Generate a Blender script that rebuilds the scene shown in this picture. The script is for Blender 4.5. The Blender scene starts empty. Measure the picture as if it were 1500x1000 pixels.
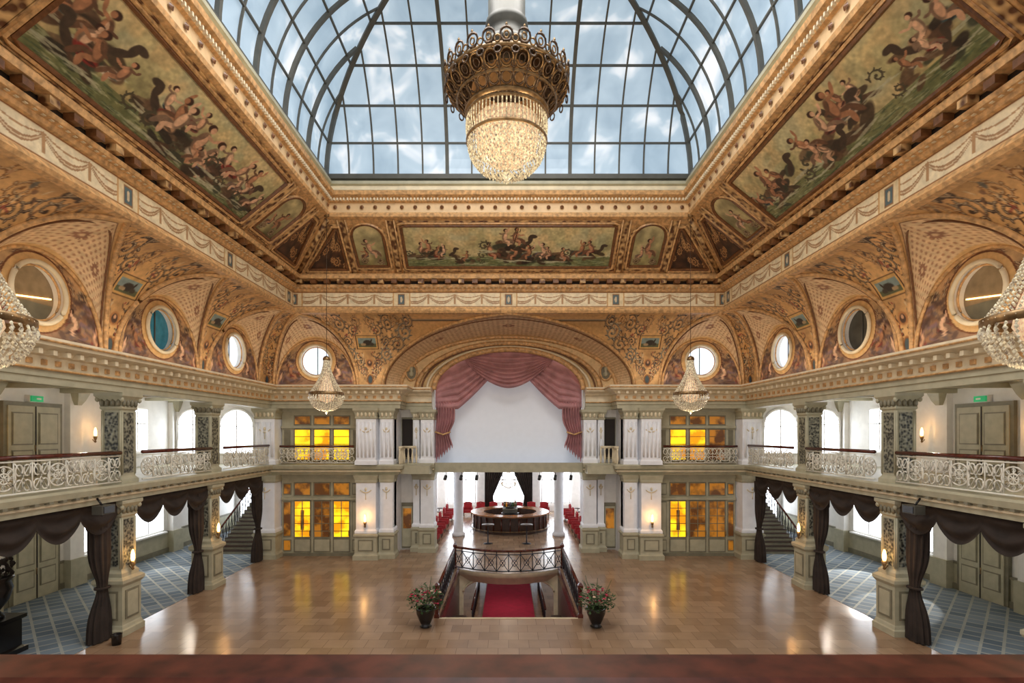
import bpy, math, random
import numpy as np
from math import sin, cos, pi, sqrt
random.seed(7); np.random.seed(7)
D=bpy.data; scene=bpy.context.scene
A=12.7; F=27.2; N=0.8; ZB=8.9
def lin(c):
    r=[]
    for v in c[:3]:
        v=v/255.0
        r.append(v/12.92 if v<=0.04045 else ((v+0.055)/1.055)**2.4)
    return tuple(r)
# ---------------------------------------------------------------- materials
MATS={}
def mat(name,c,rough=0.5,metal=0.0,em=0.0,emc=None,var=0.12,scale=3.0,bump=0.0,c2=None,kind='noise',spec=0.5,pos=(.3,.65)):
    if name in MATS: return MATS[name]
    m=D.materials.new(name); m.use_nodes=True; nt=m.node_tree; b=nt.nodes['Principled BSDF']
    c=lin(c); b.inputs['Roughness'].default_value=rough; b.inputs['Metallic'].default_value=metal
    b.inputs['Specular IOR Level'].default_value=spec
    tc=nt.nodes.new('ShaderNodeTexCoord')
    if kind=='voronoi':
        t=nt.nodes.new('ShaderNodeTexVoronoi'); t.feature='SMOOTH_F1'; t.inputs['Scale'].default_value=scale; out=t.outputs['Distance']
    else:
        t=nt.nodes.new('ShaderNodeTexNoise'); t.inputs['Scale'].default_value=scale; t.inputs['Detail'].default_value=4; out=t.outputs['Fac']
    nt.links.new(tc.outputs['Object'],t.inputs['Vector'])
    r=nt.nodes.new('ShaderNodeValToRGB')
    d=lin(c2) if c2 else tuple(v*(1-var*2) for v in c)
    e=c if c2 else tuple(min(1,v*(1+var)) for v in c)
    r.color_ramp.elements[0].position=pos[0]; r.color_ramp.elements[1].position=pos[1]
    r.color_ramp.elements[0].color=(*d,1); r.color_ramp.elements[1].color=(*e,1)
    nt.links.new(out,r.inputs[0]); nt.links.new(r.outputs[0],b.inputs['Base Color'])
    if bump>0:
        bp=nt.nodes.new('ShaderNodeBump'); bp.inputs['Strength'].default_value=bump; bp.inputs['Distance'].default_value=0.05
        nt.links.new(out,bp.inputs['Height']); nt.links.new(bp.outputs[0],b.inputs['Normal'])
    if em>0:
        b.inputs['Emission Strength'].default_value=em
        if emc: b.inputs['Emission Color'].default_value=(*lin(emc),1)
        else: nt.links.new(r.outputs[0],b.inputs['Emission Color'])
    MATS[name]=m; return m
CREAM=mat('cream_plaster',(222,208,178),.6,var=.07)
OLIVE=mat('olive_trim',(174,169,144),.5,var=.07)
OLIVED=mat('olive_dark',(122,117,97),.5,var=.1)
WHITE=mat('white_pilaster',(236,238,243),.55,var=.03)
WALLW=mat('white_wall',(236,234,230),.7,var=.03)
GOLD=mat('gilded_ochre',(204,160,108),.40,var=.22,scale=7,bump=.3)
GOLDD=mat('gilded_dark',(112,72,40),.4,var=.2,scale=7,bump=.3)
ORN=mat('carved_ornament',(216,176,120),.45,c2=(92,56,30),kind='voronoi',scale=6,bump=.6)
PEACH=mat('peach_plaster',(212,180,136),.5,var=.06)
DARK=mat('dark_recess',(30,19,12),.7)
GRILLE=mat('ornate_panel',(150,148,128),.5,c2=(26,28,26),kind='voronoi',scale=13,bump=.5,pos=(.22,.7))
WOODR=mat('redbrown_wood',(84,36,24),.22,var=.25,scale=6,bump=.05)
RAILW=mat('polished_mahogany',(70,31,20),.4,var=.3,scale=14,spec=.15)
WOODD=mat('dark_wood',(58,36,25),.35,var=.25,scale=6)
IRON=mat('cream_iron',(228,224,210),.4,var=.05)
IROND=mat('dark_iron',(38,38,46),.35,metal=.5)
DRAPE=mat('brown_velvet',(46,36,30),.9,var=.2)
PINK=mat('pink_curtain',(184,134,136),.85,var=.12,scale=2)
SCREEN=mat('screen_white',(222,225,230),.8,em=.16,emc=(214,220,228),var=.01)  # mild emission added to brighten the diffuse white screen
CARPET_R=mat('red_carpet',(158,24,56),.95,em=.08,var=.08)
AMBER=mat('amber_glass',(255,214,30),.3,em=1.1,c2=(215,138,10),scale=1.3,pos=(.42,.56))
AMBERD=mat('amber_glass_dim',(190,124,36),.3,em=.35,c2=(92,54,22),scale=1.6,pos=(.42,.58))
DAY=mat('daylight_glass',(255,255,255),.3,em=5.0,emc=(238,246,255))
DAYB=mat('daylight_glass_soft',(230,240,250),.3,em=1.0,emc=(215,235,255))
TEAL=mat('teal_glass',(50,120,140),.2,em=.15)
WARMG=mat('warm_room_glass',(130,108,78),.2,em=.3)
BULB=mat('warm_bulb',(255,220,160),.3,em=7,emc=(255,200,120))
CRYS=mat('crystal_beads',(240,216,190),.1,em=.12,emc=(255,205,165),var=.5,scale=18,spec=1)
BRASS=mat('aged_brass',(140,112,76),.38,metal=.7,var=.25,scale=8,bump=.2)
BRASSD=mat('dark_bronze',(84,66,50),.42,metal=.55,var=.3,scale=9,bump=.3)
STEEL=mat('skylight_bars',(86,84,76),.5,var=.08)
STEELP=mat('chimney_metal',(84,82,74),.5,metal=.2,var=.15,scale=2)
GREEN=mat('exit_green',(20,150,90),.5,em=.6)
RED=mat('red_upholstery',(160,28,34),.8)
LEAF=mat('foliage',(52,78,34),.7,var=.3,scale=12)
FLW=mat('flower_red',(190,50,80),.7,var=.3,scale=10)
FLW2=mat('flower_white',(225,195,170),.7)
BLACK=mat('black_ceramic',(22,20,22),.25)
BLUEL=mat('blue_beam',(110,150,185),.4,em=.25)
PAINT=D.materials.new('painted_plaster'); PAINT.use_nodes=True
nt=PAINT.node_tree; b=nt.nodes['Principled BSDF']; b.inputs['Roughness'].default_value=.55
at=nt.nodes.new('ShaderNodeAttribute'); at.attribute_name='Col'
nz=nt.nodes.new('ShaderNodeTexNoise'); nz.inputs['Scale'].default_value=6; nz.inputs['Detail'].default_value=6
mp=nt.nodes.new('ShaderNodeMapRange'); mp.inputs[1].default_value=.3; mp.inputs[2].default_value=.7; mp.inputs[3].default_value=.8; mp.inputs[4].default_value=1.12
tc=nt.nodes.new('ShaderNodeTexCoord'); nt.links.new(tc.outputs['Object'],nz.inputs['Vector'])
vm=nt.nodes.new('ShaderNodeVectorMath'); vm.operation='SCALE'
nt.links.new(nz.outputs['Fac'],mp.inputs[0]); nt.links.new(at.outputs['Color'],vm.inputs[0]); nt.links.new(mp.outputs[0],vm.inputs['Scale'])
nt.links.new(vm.outputs[0],b.inputs['Base Color'])
def brickmat(name,c1,c2,cm,w,h,rough,mortar=.008,rot=0,offset=.5):
    m=D.materials.new(name); m.use_nodes=True; nt=m.node_tree; b=nt.nodes['Principled BSDF']
    tc=nt.nodes.new('ShaderNodeTexCoord'); mpn=nt.nodes.new('ShaderNodeMapping'); mpn.inputs['Rotation'].default_value=(0,0,rot)
    br=nt.nodes.new('ShaderNodeTexBrick'); br.inputs['Scale'].default_value=1; br.offset=offset
    br.inputs['Brick Width'].default_value=w; br.inputs['Row Height'].default_value=h; br.inputs['Mortar Size'].default_value=mortar
    br.inputs['Color1'].default_value=(*lin(c1),1); br.inputs['Color2'].default_value=(*lin(c2),1); br.inputs['Mortar'].default_value=(*lin(cm),1)
    nz=nt.nodes.new('ShaderNodeTexNoise'); nz.inputs['Scale'].default_value=1.5; nz.inputs['Detail'].default_value=5
    mx=nt.nodes.new('ShaderNodeMixRGB'); mx.blend_type='MULTIPLY'; mx.inputs[0].default_value=.35
    nt.links.new(tc.outputs['Object'],mpn.inputs['Vector']); nt.links.new(mpn.outputs[0],br.inputs['Vector']); nt.links.new(mpn.outputs[0],nz.inputs['Vector'])
    nt.links.new(br.outputs['Color'],mx.inputs[1]); nt.links.new(nz.outputs['Fac'],mx.inputs[2]); nt.links.new(mx.outputs[0],b.inputs['Base Color'])
    b.inputs['Roughness'].default_value=rough; return m
TILE=brickmat('polished_tiles',(178,148,120),(152,123,97),(124,99,78),.62,.62,.19,.007)
CARPETB=brickmat('patterned_carpet',(132,146,158),(92,108,124),(168,170,164),.5,.5,.95,.04,pi/4,0)
GLASS=D.materials.new('skylight_glass'); GLASS.use_nodes=True; nt=GLASS.node_tree; b=nt.nodes['Principled BSDF']
tc=nt.nodes.new('ShaderNodeTexCoord'); n1=nt.nodes.new('ShaderNodeTexNoise'); n1.inputs['Scale'].default_value=.6; n1.inputs['Detail'].default_value=3; n1.inputs['Roughness'].default_value=.5; n1.inputs['Distortion'].default_value=.5
r=nt.nodes.new('ShaderNodeValToRGB'); els=r.color_ramp.elements
els[0].position=.34; els[0].color=(*lin((146,170,188)),1); els[1].position=.70; els[1].color=(*lin((252,253,255)),1)  # cloud patches put the glass reflections into the emission colour
e=els.new(.56); e.color=(*lin((178,198,212)),1)
nt.links.new(tc.outputs['Object'],n1.inputs['Vector']); nt.links.new(n1.outputs['Fac'],r.inputs[0])
b.inputs['Base Color'].default_value=(.14,.17,.2,1); b.inputs['Roughness'].default_value=.3
nt.links.new(r.outputs[0],b.inputs['Emission Color']); b.inputs['Emission Strength'].default_value=.95
# ---------------------------------------------------------------- mesh builder
def link(o): scene.collection.objects.link(o); return o
class MB:
    def __init__(s): s.v=[]; s.f=[]; s.m=[]; s.sm=[]; s.mats=[]; s.T=None
    def mi(s,m):
        if m not in s.mats: s.mats.append(m)
        return s.mats.index(m)
    def add(s,vs,fs,m,smooth=False):
        o=len(s.v)
        if s.T: vs=[s.T(*p) for p in vs]
        s.v+= [tuple(p) for p in vs]; k=s.mi(m)
        for f in fs: s.f.append(tuple(i+o for i in f)); s.m.append(k); s.sm.append(smooth)
    def box(s,x0,x1,y0,y1,z0,z1,m):
        vs=[(x,y,z) for z in (z0,z1) for y in (y0,y1) for x in (x0,x1)]
        s.add(vs,[(0,2,3,1),(4,5,7,6),(0,1,5,4),(2,6,7,3),(0,4,6,2),(1,3,7,5)],m)
    def lathe(s,prof,cx,cy,m,seg=24,smooth=True,rot=0,sx=1,sy=1,cap=True):
        vs=[];n=len(prof)
        for (r,z) in prof:
            for i in range(seg):
                a=rot+2*pi*i/seg; vs.append((cx+r*sx*cos(a),cy+r*sy*sin(a),z))
        fs=[(k*seg+i,k*seg+(i+1)%seg,(k+1)*seg+(i+1)%seg,(k+1)*seg+i) for k in range(n-1) for i in range(seg)]
        if cap: fs+= [tuple(range(seg))[::-1], tuple(range((n-1)*seg,n*seg))]
        s.add(vs,fs,m,smooth)
    def sq(s,prof,cx,cy,m,sx=1,sy=1):
        s.lathe([(r*sqrt(2),z) for r,z in prof],cx,cy,m,4,False,pi/4,sx,sy)
    def tube(s,pts,r,m,n=5,closed=False,smooth=True):
        pts=[np.array(p,float) for p in pts]; k=len(pts); vs=[]
        for i,p in enumerate(pts):
            if closed: t=pts[(i+1)%k]-pts[i-1]
            else: t=pts[min(i+1,k-1)]-pts[max(i-1,0)]
            t=t/(np.linalg.norm(t)+1e-9)
            up=np.array((0,0,1.)) if abs(t[2])<.8 else np.array((0.,1,0)) if abs(t[1])<.5 else np.array((1.,0,0))
            a=np.cross(t,up); a/=np.linalg.norm(a)+1e-9; bb=np.cross(a,t)
            for j in range(n):
                q=2*pi*j/n+pi/n; vs.append(tuple(p+r*(cos(q)*a+sin(q)*bb)))
        fs=[]
        for i in range(k if closed else k-1):
            i2=(i+1)%k
            for j in range(n): fs.append((i*n+j,i*n+(j+1)%n,i2*n+(j+1)%n,i2*n+j))
        if not closed: fs+=[tuple(range(n))[::-1],tuple(range((k-1)*n,k*n))]
        s.add(vs,fs,m,smooth)
    def bead(s,x,y,z,r,m,h=None):
        h=h or r
        s.add([(x+r,y,z),(x,y+r,z),(x-r,y,z),(x,y-r,z),(x,y,z+h),(x,y,z-h)],
          [(0,1,4),(1,2,4),(2,3,4),(3,0,4),(1,0,5),(2,1,5),(3,2,5),(0,3,5)],m)
    def sweep(s,prof,path,m,side=1,smooth=False):
        k=len(path); n=len(prof); vs=[]
        nr=[]
        for i in range(k-1):
            dx=path[i+1][0]-path[i][0]; dy=path[i+1][1]-path[i][1]; l=math.hypot(dx,dy); nr.append((dy/l*side,-dx/l*side))
        for i in range(k):
            a=nr[max(i-1,0)]; c=nr[min(i,k-2)]
            mx=a[0]+c[0]; my=a[1]+c[1]; q=2/(mx*mx+my*my+1e-9); mx*=q; my*=q
            for (o,z) in prof: vs.append((path[i][0]+mx*o,path[i][1]+my*o,z))
        fs=[(i*n+j,i*n+j+1,(i+1)*n+j+1,(i+1)*n+j) for i in range(k-1) for j in range(n-1)]
        fs+=[tuple(range(n)),tuple(range((k-1)*n,k*n))]
        s.add(vs,fs,m,smooth)
    def ring(s,prof,m):
        n=len(prof); vs=[]
        for (i,z) in prof: vs+=[(-A+i,N+i,z),(-A+i,F-i,z),(A-i,F-i,z),(A-i,N+i,z)]
        s.add(vs,[(k*4+j,k*4+(j+1)%4,(k+1)*4+(j+1)%4,(k+1)*4+j) for k in range(n-1) for j in range(4)],m)
    def grid(s,P,m,smooth=True):
        P=np.array(P); a,c=P.shape[:2]
        s.add(P.reshape(-1,3).tolist(),[(i*c+j,i*c+j+1,(i+1)*c+j+1,(i+1)*c+j) for i in range(a-1) for j in range(c-1)],m,smooth)
    def obj(s,name,parent=None):
        me=D.meshes.new(name); me.from_pydata(s.v,[],s.f)
        for m in s.mats: me.materials.append(m)
        me.polygons.foreach_set('material_index',s.m); me.polygons.foreach_set('use_smooth',s.sm); me.update()
        o=link(D.objects.new(name,me))
        if parent: o.parent=parent
        return o
def Pt(side,u,i,z):
    if side=='L': return (-A+i,u,z)
    if side=='R': return (A-i,u,z)
    if side=='F': return (u,F-i,z)
    return (u,N+i,z)
def PtA(side,u,i,z):
    u,i,z=np.broadcast_arrays(u,i,z)
    if side=='L': return np.stack([-A+i,u,z],-1)
    if side=='R': return np.stack([A-i,u,z],-1)
    if side=='F': return np.stack([u,F-i,z],-1)
    return np.stack([u,N+i,z],-1)
def painted(name,items,sat=1.0,con=1.0):
    V=[];Fc=[];C=[];o=0
    for P,c in items:
        a,b_=P.shape[:2]; V.append(P.reshape(-1,3)); C.append(np.clip(c.reshape(-1,3),0,1))
        I=np.arange(a*b_).reshape(a,b_)+o
        Fc.append(np.stack([I[:-1,:-1],I[:-1,1:],I[1:,1:],I[1:,:-1]],-1).reshape(-1,4)); o+=a*b_
    V=np.concatenate(V);Fc=np.concatenate(Fc);C=np.concatenate(C)
    g=(C@np.array([.3,.59,.11]))[:,None]; C=np.clip(g+(C-g)*sat,0,1); C=np.clip((C-.62)*con+.62,0,1)
    C=np.where(C<=.04045,C/12.92,((C+.055)/1.055)**2.4)
    me=D.meshes.new(name); me.from_pydata(V.tolist(),[],Fc.tolist()); me.materials.append(PAINT)
    me.polygons.foreach_set('use_smooth',[True]*len(me.polygons))
    ca=me.color_attributes.new('Col','FLOAT_COLOR','POINT')
    ca.data.foreach_set('color',np.concatenate([C,np.ones((len(C),1))],1).astype(np.float32).ravel()); me.update()
    return link(D.objects.new(name,me))
# ---------------------------------------------------------------- canvas
class Cv:
    def __init__(s,w,h,top,bot):
        s.w=w;s.h=h; t=np.linspace(0,1,h)[:,None,None]
        s.a=(np.array(bot)/255.)*(1-t)+(np.array(top)/255.)*t; s.a=np.repeat(s.a,w,1).astype(float)
    def noise(s,amp,cells,col=None):
        g=np.random.rand(cells+2,int(cells*s.w/s.h)+3)
        y=np.linspace(0,cells,s.h); x=np.linspace(0,g.shape[1]-2.01,s.w)
        yi=y.astype(int);xi=x.astype(int);fy=(y-yi)[:,None];fx=(x-xi)[None]
        fy=fy*fy*(3-2*fy); fx=fx*fx*(3-2*fx)
        v=g[yi][:,xi]*(1-fy)*(1-fx)+g[yi+1][:,xi]*fy*(1-fx)+g[yi][:,xi+1]*(1-fy)*fx+g[yi+1][:,xi+1]*fy*fx
        if col is None: s.a*=(1+amp*(v-.5)*2)[...,None]
        else:
            k=(np.clip((v-.5)*4,0,1)*amp)[...,None]; s.a=s.a*(1-k)+np.array(col)/255.*k
    def ell(s,cx,cy,rx,ry,ang,col,al=1.,soft=.25):
        R=max(rx,ry)*1.3+1; x0=max(0,int(cx-R));x1=min(s.w,int(cx+R)+1);y0=max(0,int(cy-R));y1=min(s.h,int(cy+R)+1)
        if x0>=x1 or y0>=y1: return
        yy,xx=np.mgrid[y0:y1,x0:x1]; dx=xx-cx;dy=yy-cy; c,q=cos(ang),sin(ang)
        u=(dx*c+dy*q)/rx; v=(-dx*q+dy*c)/ry; d=np.sqrt(u*u+v*v)
        k=(np.clip((1+soft/2-d)/soft,0,1)*al)[...,None]
        s.a[y0:y1,x0:x1]=s.a[y0:y1,x0:x1]*(1-k)+np.array(col)/255.*k
    def line(s,pts,w,col,al=1.):
        for (a,b_),(c,d) in zip(pts[:-1],pts[1:]):
            L=math.hypot(c-a,d-b_)
            s.ell((a+c)/2,(b_+d)/2,L/2+w*.6,w,math.atan2(d-b_,c-a),col,al)
    def spiral(s,cx,cy,r,dr,ph,w,col,turns=1.6,hi=None):
        p=[];n=int(18*turns)
        for i in range(n+1):
            t=i/n; a=ph+dr*t*turns*2*pi; q=r*(1-t*.85); p.append((cx+q*cos(a),cy+q*sin(a)))
        s.line(p,w,col)
        for i in range(1,int(n*.75),2):
            x,y=p[i]; a=math.atan2(y-cy,x-cx)+dr*.7; L=r*.3*(1-i/n*.6)
            s.ell(x+cos(a)*L*.8,y+sin(a)*L*.8,L,L*.42,a,col)
            if hi: s.ell(x+cos(a)*L*.8,y+sin(a)*L*.8+L*.12,L*.6,L*.14,a,hi,.8)
        if hi: s.line([(x,y+w*.35) for x,y in p],w*.35,hi,.7)
        s.ell(p[-1][0],p[-1][1],w*1.5,w*1.5,0,col)
    def rect(s,x0,x1,y0,y1,col,al=1.):
        x0,x1,y0,y1=[int(v) for v in (max(x0,0),x1,max(y0,0),y1)]
        s.a[y0:y1,x0:x1]=s.a[y0:y1,x0:x1]*(1-al)+np.array(col)/255.*al
    def get(s,u,v):
        x=np.clip(u*(s.w-1),0,s.w-1); y=np.clip(v*(s.h-1),0,s.h-1)
        return s.a[np.rint(y).astype(int),np.rint(x).astype(int)]
def figure(c,x,y,s,flip=1):
    sk=random.choice([(204,160,128),(184,134,102),(214,174,142),(168,120,88)])
    sh=tuple(v*.62 for v in sk); cl=random.choice([(132,44,38),(170,134,102),(84,76,96),(110,58,50),(190,172,150),(64,84,86)])
    a=random.uniform(-.5,.5)*flip+pi/2
    tx=x+cos(a)*s*.2; ty=y+sin(a)*s*.2
    c.ell(x+flip*s*.18,y-s*.05,s*.26,s*.13,random.uniform(-.3,.3),cl)
    c.ell(x+flip*s*.16,y-s*.1,s*.22,s*.04,random.uniform(-.4,.1),tuple(v*.55 for v in cl))
    c.line([(x,y),(x+flip*s*.28,y+s*.02),(x+flip*s*.42,y-s*.22)],s*.065,sh)
    c.line([(x,y),(x+flip*s*.22,y-s*.1),(x+flip*s*.18,y-s*.3)],s*.06,sk)
    c.ell(tx,ty,s*.235,s*.115,a,sh); c.ell(tx+flip*s*.025,ty,s*.2,s*.08,a,sk); c.ell(tx+flip*s*.03,ty+s*.08,s*.07,s*.05,a,tuple(min(255,v*1.12) for v in sk),.8)
    sxx=x+cos(a)*s*.38; syy=y+sin(a)*s*.38
    aa=random.uniform(-.9,1.3); c.line([(sxx,syy),(sxx+flip*cos(aa)*s*.2,syy+sin(aa)*s*.2),(sxx+flip*cos(aa+.4)*s*.36,syy+sin(aa+.5)*s*.36)],s*.038,sk)
    aa=random.uniform(-1.5,.3); c.line([(sxx,syy),(sxx-flip*cos(aa)*s*.18,syy+sin(aa)*s*.18),(sxx-flip*cos(aa+.5)*s*.26,syy+sin(aa+.3)*s*.3)],s*.036,sh)
    hx=x+cos(a)*s*.52; hy=y+sin(a)*s*.52
    c.ell(hx-flip*s*.02,hy+s*.02,s*.09,s*.09,0,(60,34,22)); c.ell(hx+flip*s*.02,hy,s*.058,s*.07,0,sk)
def cluster(c,x,y,s,n=4):
    for i in range(10): c.ell(x+random.uniform(-1,1)*s*.8,y-s*.25+random.uniform(-.25,.25)*s,s*random.uniform(.16,.36),s*random.uniform(.07,.16),random.uniform(-.7,.7),random.choice([(62,48,36),(86,62,46),(58,62,48),(98,74,54),(44,36,30),(112,90,68)]),.85)
    fx=random.choice([-1,1])
    c.line([(x+fx*s*.5,y-s*.2),(x+fx*s*.78,y+s*.05),(x+fx*s*.8,y+s*.3),(x+fx*s*.98,y+s*.28)],s*.09,(70,56,44))
    c.spiral(x-fx*s*.9,y-s*.15,s*.22,fx,0,s*.03,(80,74,56),1.2)
    for i in range(5): c.ell(x+random.uniform(-1,1)*s,y-s*.42+random.uniform(-.05,.05)*s,s*.35,s*.03,random.uniform(-.2,.2),(186,184,156),.7)
    for i in range(n): figure(c,x+(i-(n-1)/2)*s*.48+random.uniform(-.1,.1)*s,y+random.uniform(-.15,.2)*s,s*random.uniform(.8,1.1),random.choice([-1,1]))
def sea_painting(w,h,cl,green=True):
    c=Cv(w,h,(206,192,146),(124,122,80))
    c.noise(.10,6); c.noise(.6,3,(222,200,154)); c.noise(.4,4,(166,174,148)); c.noise(.4,7,(212,178,128))
    hz=h*.26; c.rect(0,w,0,hz,(98,108,70),.65)
    for i in range(int(w/3)): c.ell(random.uniform(0,w),random.uniform(0,hz),random.uniform(6,30),random.uniform(1,3.2),random.uniform(-.2,.2),random.choice([(150,158,120),(66,76,50),(176,176,140),(80,94,68)]),.6)
    for (fx,fy,s,n) in cl: cluster(c,fx*w,fy*h,s*h,n)
    c.noise(.08,30)
    return c
# ---------------------------------------------------------------- vault zone
def cove(z):
    s=np.clip((np.asarray(z,float)-ZB)/3.27,0,1); return 2.44*(1-np.sqrt(1-s*s*.9999))
def diaper(u,w):
    k=np.cos(u*2*pi/.42)*np.cos(w*2*pi/.42)
    base=np.array((216,188,150))/255.; dot=np.array((156,106,80))/255.
    m=np.clip((np.abs(k)-.6)*5,0,1)[...,None]*.7
    return base*(1-m)+dot*m
items={'L':[],'R':[],'F':[]}
ribs=MB()
HF=3.27
bays={'L':[(u,2.3,2.12,HF,2.45,0.) for u in (3.95,8.95,14.0,19.0,24.05)]}
bays['R']=bays['L']
bays['F']=[(-10.1,2.2,2.05,HF,2.45,0.),(0,6.6,5.9,HF,2.8,-1.2),(10.1,2.2,2.05,HF,2.45,0.)]
S=2.0
pc=Cv(600,420,(202,160,108),(212,172,120)); pc.noise(.1,8); pc.noise(.3,5,(180,134,86))
DK=(72,52,42); DG=(136,94,52); BL=(98,98,94); HI=(206,186,152)
for sx in (-1,1):
    for (dx,dy,r,ph,dr,w,cc) in [(20,48,14,0,1,2.0,DK),(26,78,15,2,-1,2.2,DK),(56,102,20,1,1,2.8,BL),(92,134,24,2.5,-1,3,DK),(58,142,15,0,1,2.4,DK),(120,168,24,1,1,2.8,BL),(36,172,17,3,-1,2.3,DK),(72,190,20,1,1,2.6,DK),(132,196,18,2,-1,3,DK),(9,22,9,0,1,1.6,DG),(20,196,14,0,-1,2,DG),(100,200,14,3,1,2,DG)]:
        pc.spiral(300+sx*dx*S,dy*S,r*S,dr*sx,ph if sx>0 else pi-ph,w*S*.8,cc,1.7,HI)
    for i in range(110):
        t=random.random(); y=30+t*175; x=(8+random.random()*(10+t*130))
        if x<38 and 112<y<166: continue
        pc.ell(300+sx*x*S,y*S,random.uniform(3,7)*S,random.uniform(1,2.4)*S,random.uniform(0,3),random.choice([DK,DG,BL,(120,88,66),(186,144,106),HI,(150,80,66)]),.8)
pc.rect(232,368,236,320,(96,62,38)); pc.rect(238,362,242,314,(206,166,104)); pc.rect(246,354,250,306,(132,150,148)); pc.rect(246,354,250,272,(96,100,72)); pc.noise(.05,20)
pc.ell(300,276,26,16,.1,(58,48,40)); pc.ell(326,268,14,10,0,(70,60,48)); pc.ell(275,266,16,8,0,(170,146,112)); pc.line([(322,280),(330,296)],4,(60,46,34))
pc.ell(300,44,20,34,0,(140,92,52)); pc.ell(300,44,13,25,0,(74,88,94)); pc.ell(300,150,24,28,0,(176,124,78)); pc.ell(300,150,15,19,0,(84,64,54)); pc.ell(300,156,7,8,0,(206,160,124))
def gz(b,z):
    s=np.clip((z-ZB)/b[3],0,1); return b[1]*np.sqrt(np.maximum(0,1-s*s))
for side in 'LRF':
    bs=bays[side]
    for bi,b_ in enumerate(bs):
        uc,Rf,Rw,Hf,Hw,iw=b_
        big=Rf>4
        na=260 if big else 170; ntt=64
        a=np.linspace(0,pi,na)[:,None]; t=np.linspace(0,1,ntt)[None]
        zf=ZB+Hf*np.sin(a); zw=ZB+Hw*np.sin(a)
        u=(uc+Rf*np.cos(a))*(1-t)+(uc+Rw*np.cos(a))*t
        z=zf*(1-t)+zw*t; i=cove(zf)*(1-t)+iw*t
        P=PtA(side,u,i,z)
        ln=np.linalg.norm(np.diff(P[na//2],axis=0),axis=1).sum()
        C=diaper(a*(Rf if not big else 5.2)+0*t, t*ln+0*a)
        def band(m,col):
            global C
            C=np.where(m[...,None]&np.ones_like(C,bool),np.array(col)/255.,C)
        T_=t+0*a
        band((T_<.02)|(T_>.96),(124,78,44)); band(((T_>.02)&(T_<.10))|((T_>.90)&(T_<.96)),(210,172,120))
        band((T_>.10)&(T_<.115),(124,78,44))
        for cc in (pi*.5,pi*.3,pi*.7):
            d=np.sqrt(((a-cc)*(2.3 if not big else 5.5))**2+((t-.5)*ln)**2); w_=np.abs(np.sin(6*np.arctan2((t-.5)*ln,(a-cc)*2.3+1e-6)))
            band(d<.12+.14*w_,(150,108,84)); band(d<.08,(208,178,140))
        items[side].append((P,C))
        av=np.concatenate([np.linspace(0,pi*.4,26),np.linspace(pi*.4,pi*.6,30)[1:-1],np.linspace(pi*.6,pi,26)])
        ribs.tube([Pt(side,uc+Rf*cos(q),float(cove(ZB+Hf*sin(q)))+.02,ZB+Hf*sin(q)-.02) for q in av],.08,GOLD,6)
        ribs.tube([Pt(side,uc+(Rf-.14)*cos(q),float(cove(ZB+(Hf-.12)*sin(q)))-.02,ZB+(Hf-.12)*sin(q)-.03) for q in av],.03,GOLDD,5)
        ribs.tube([Pt(side,uc+Rw*cos(q),iw+.04,ZB+Hw*sin(q)) for q in av],.06 if not big else .12,GOLD,6)
    lo=(N,F) if side!='F' else (-A,A)
    edges=[None]+list(bs)+[None]
    zz_=ZB+HF*np.sin(np.linspace(0,pi/2,120))
    for k in range(len(edges)-1):
        e0,e1=edges[k],edges[k+1]
        nu=170 if side!='F' or k in (0,3) else 300
        z=zz_[:,None]; s=np.linspace(0,1,nu)[None]
        cv_=cove(z)
        l=(lo[0]+cv_) if e0 is None else e0[0]+gz(e0,z)
        r_=(lo[1]-cv_) if e1 is None else e1[0]-gz(e1,z)
        u=l*(1-s)+r_*s
        mid=(float(l[0,0])+float(r_[0,0]))/2
        if e0 is None: mid=lo[0]+.0
        if e1 is None: mid=lo[1]-.0
        P=PtA(side,u,cv_+0*s,z+0*s)
        C=pc.get(np.clip((u-mid)/5.0+.5,0,1),(z-ZB)/3.27+0*s)
        items[side].append((P,C))
lc=Cv(440,280,(208,172,124),(132,106,88)); lc.noise(.2,7); lc.noise(.4,4,(180,136,98))
for i in range(220):
    sx=random.choice([-1,1]); lc.ell(220+sx*random.uniform(70,220),random.uniform(0,150),random.uniform(8,26),random.uniform(4,9),random.uniform(-1,1),random.choice([(92,72,66),(130,96,72),(104,92,100),(160,118,86),(140,112,116),(86,62,54)]),.65)
for sx in (-1,1):
    figure(lc,220+sx*124,68,96,-sx); figure(lc,220+sx*176,36,70,sx); lc.spiral(220+sx*92,176,26,sx,1,4,(110,78,60),1.7,HI); lc.spiral(220+sx*52,228,18,-sx,1,4,(110,78,60),1.7,HI); lc.spiral(220+sx*140,170,20,-sx,1,4,(96,76,66),1.7,HI)
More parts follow.
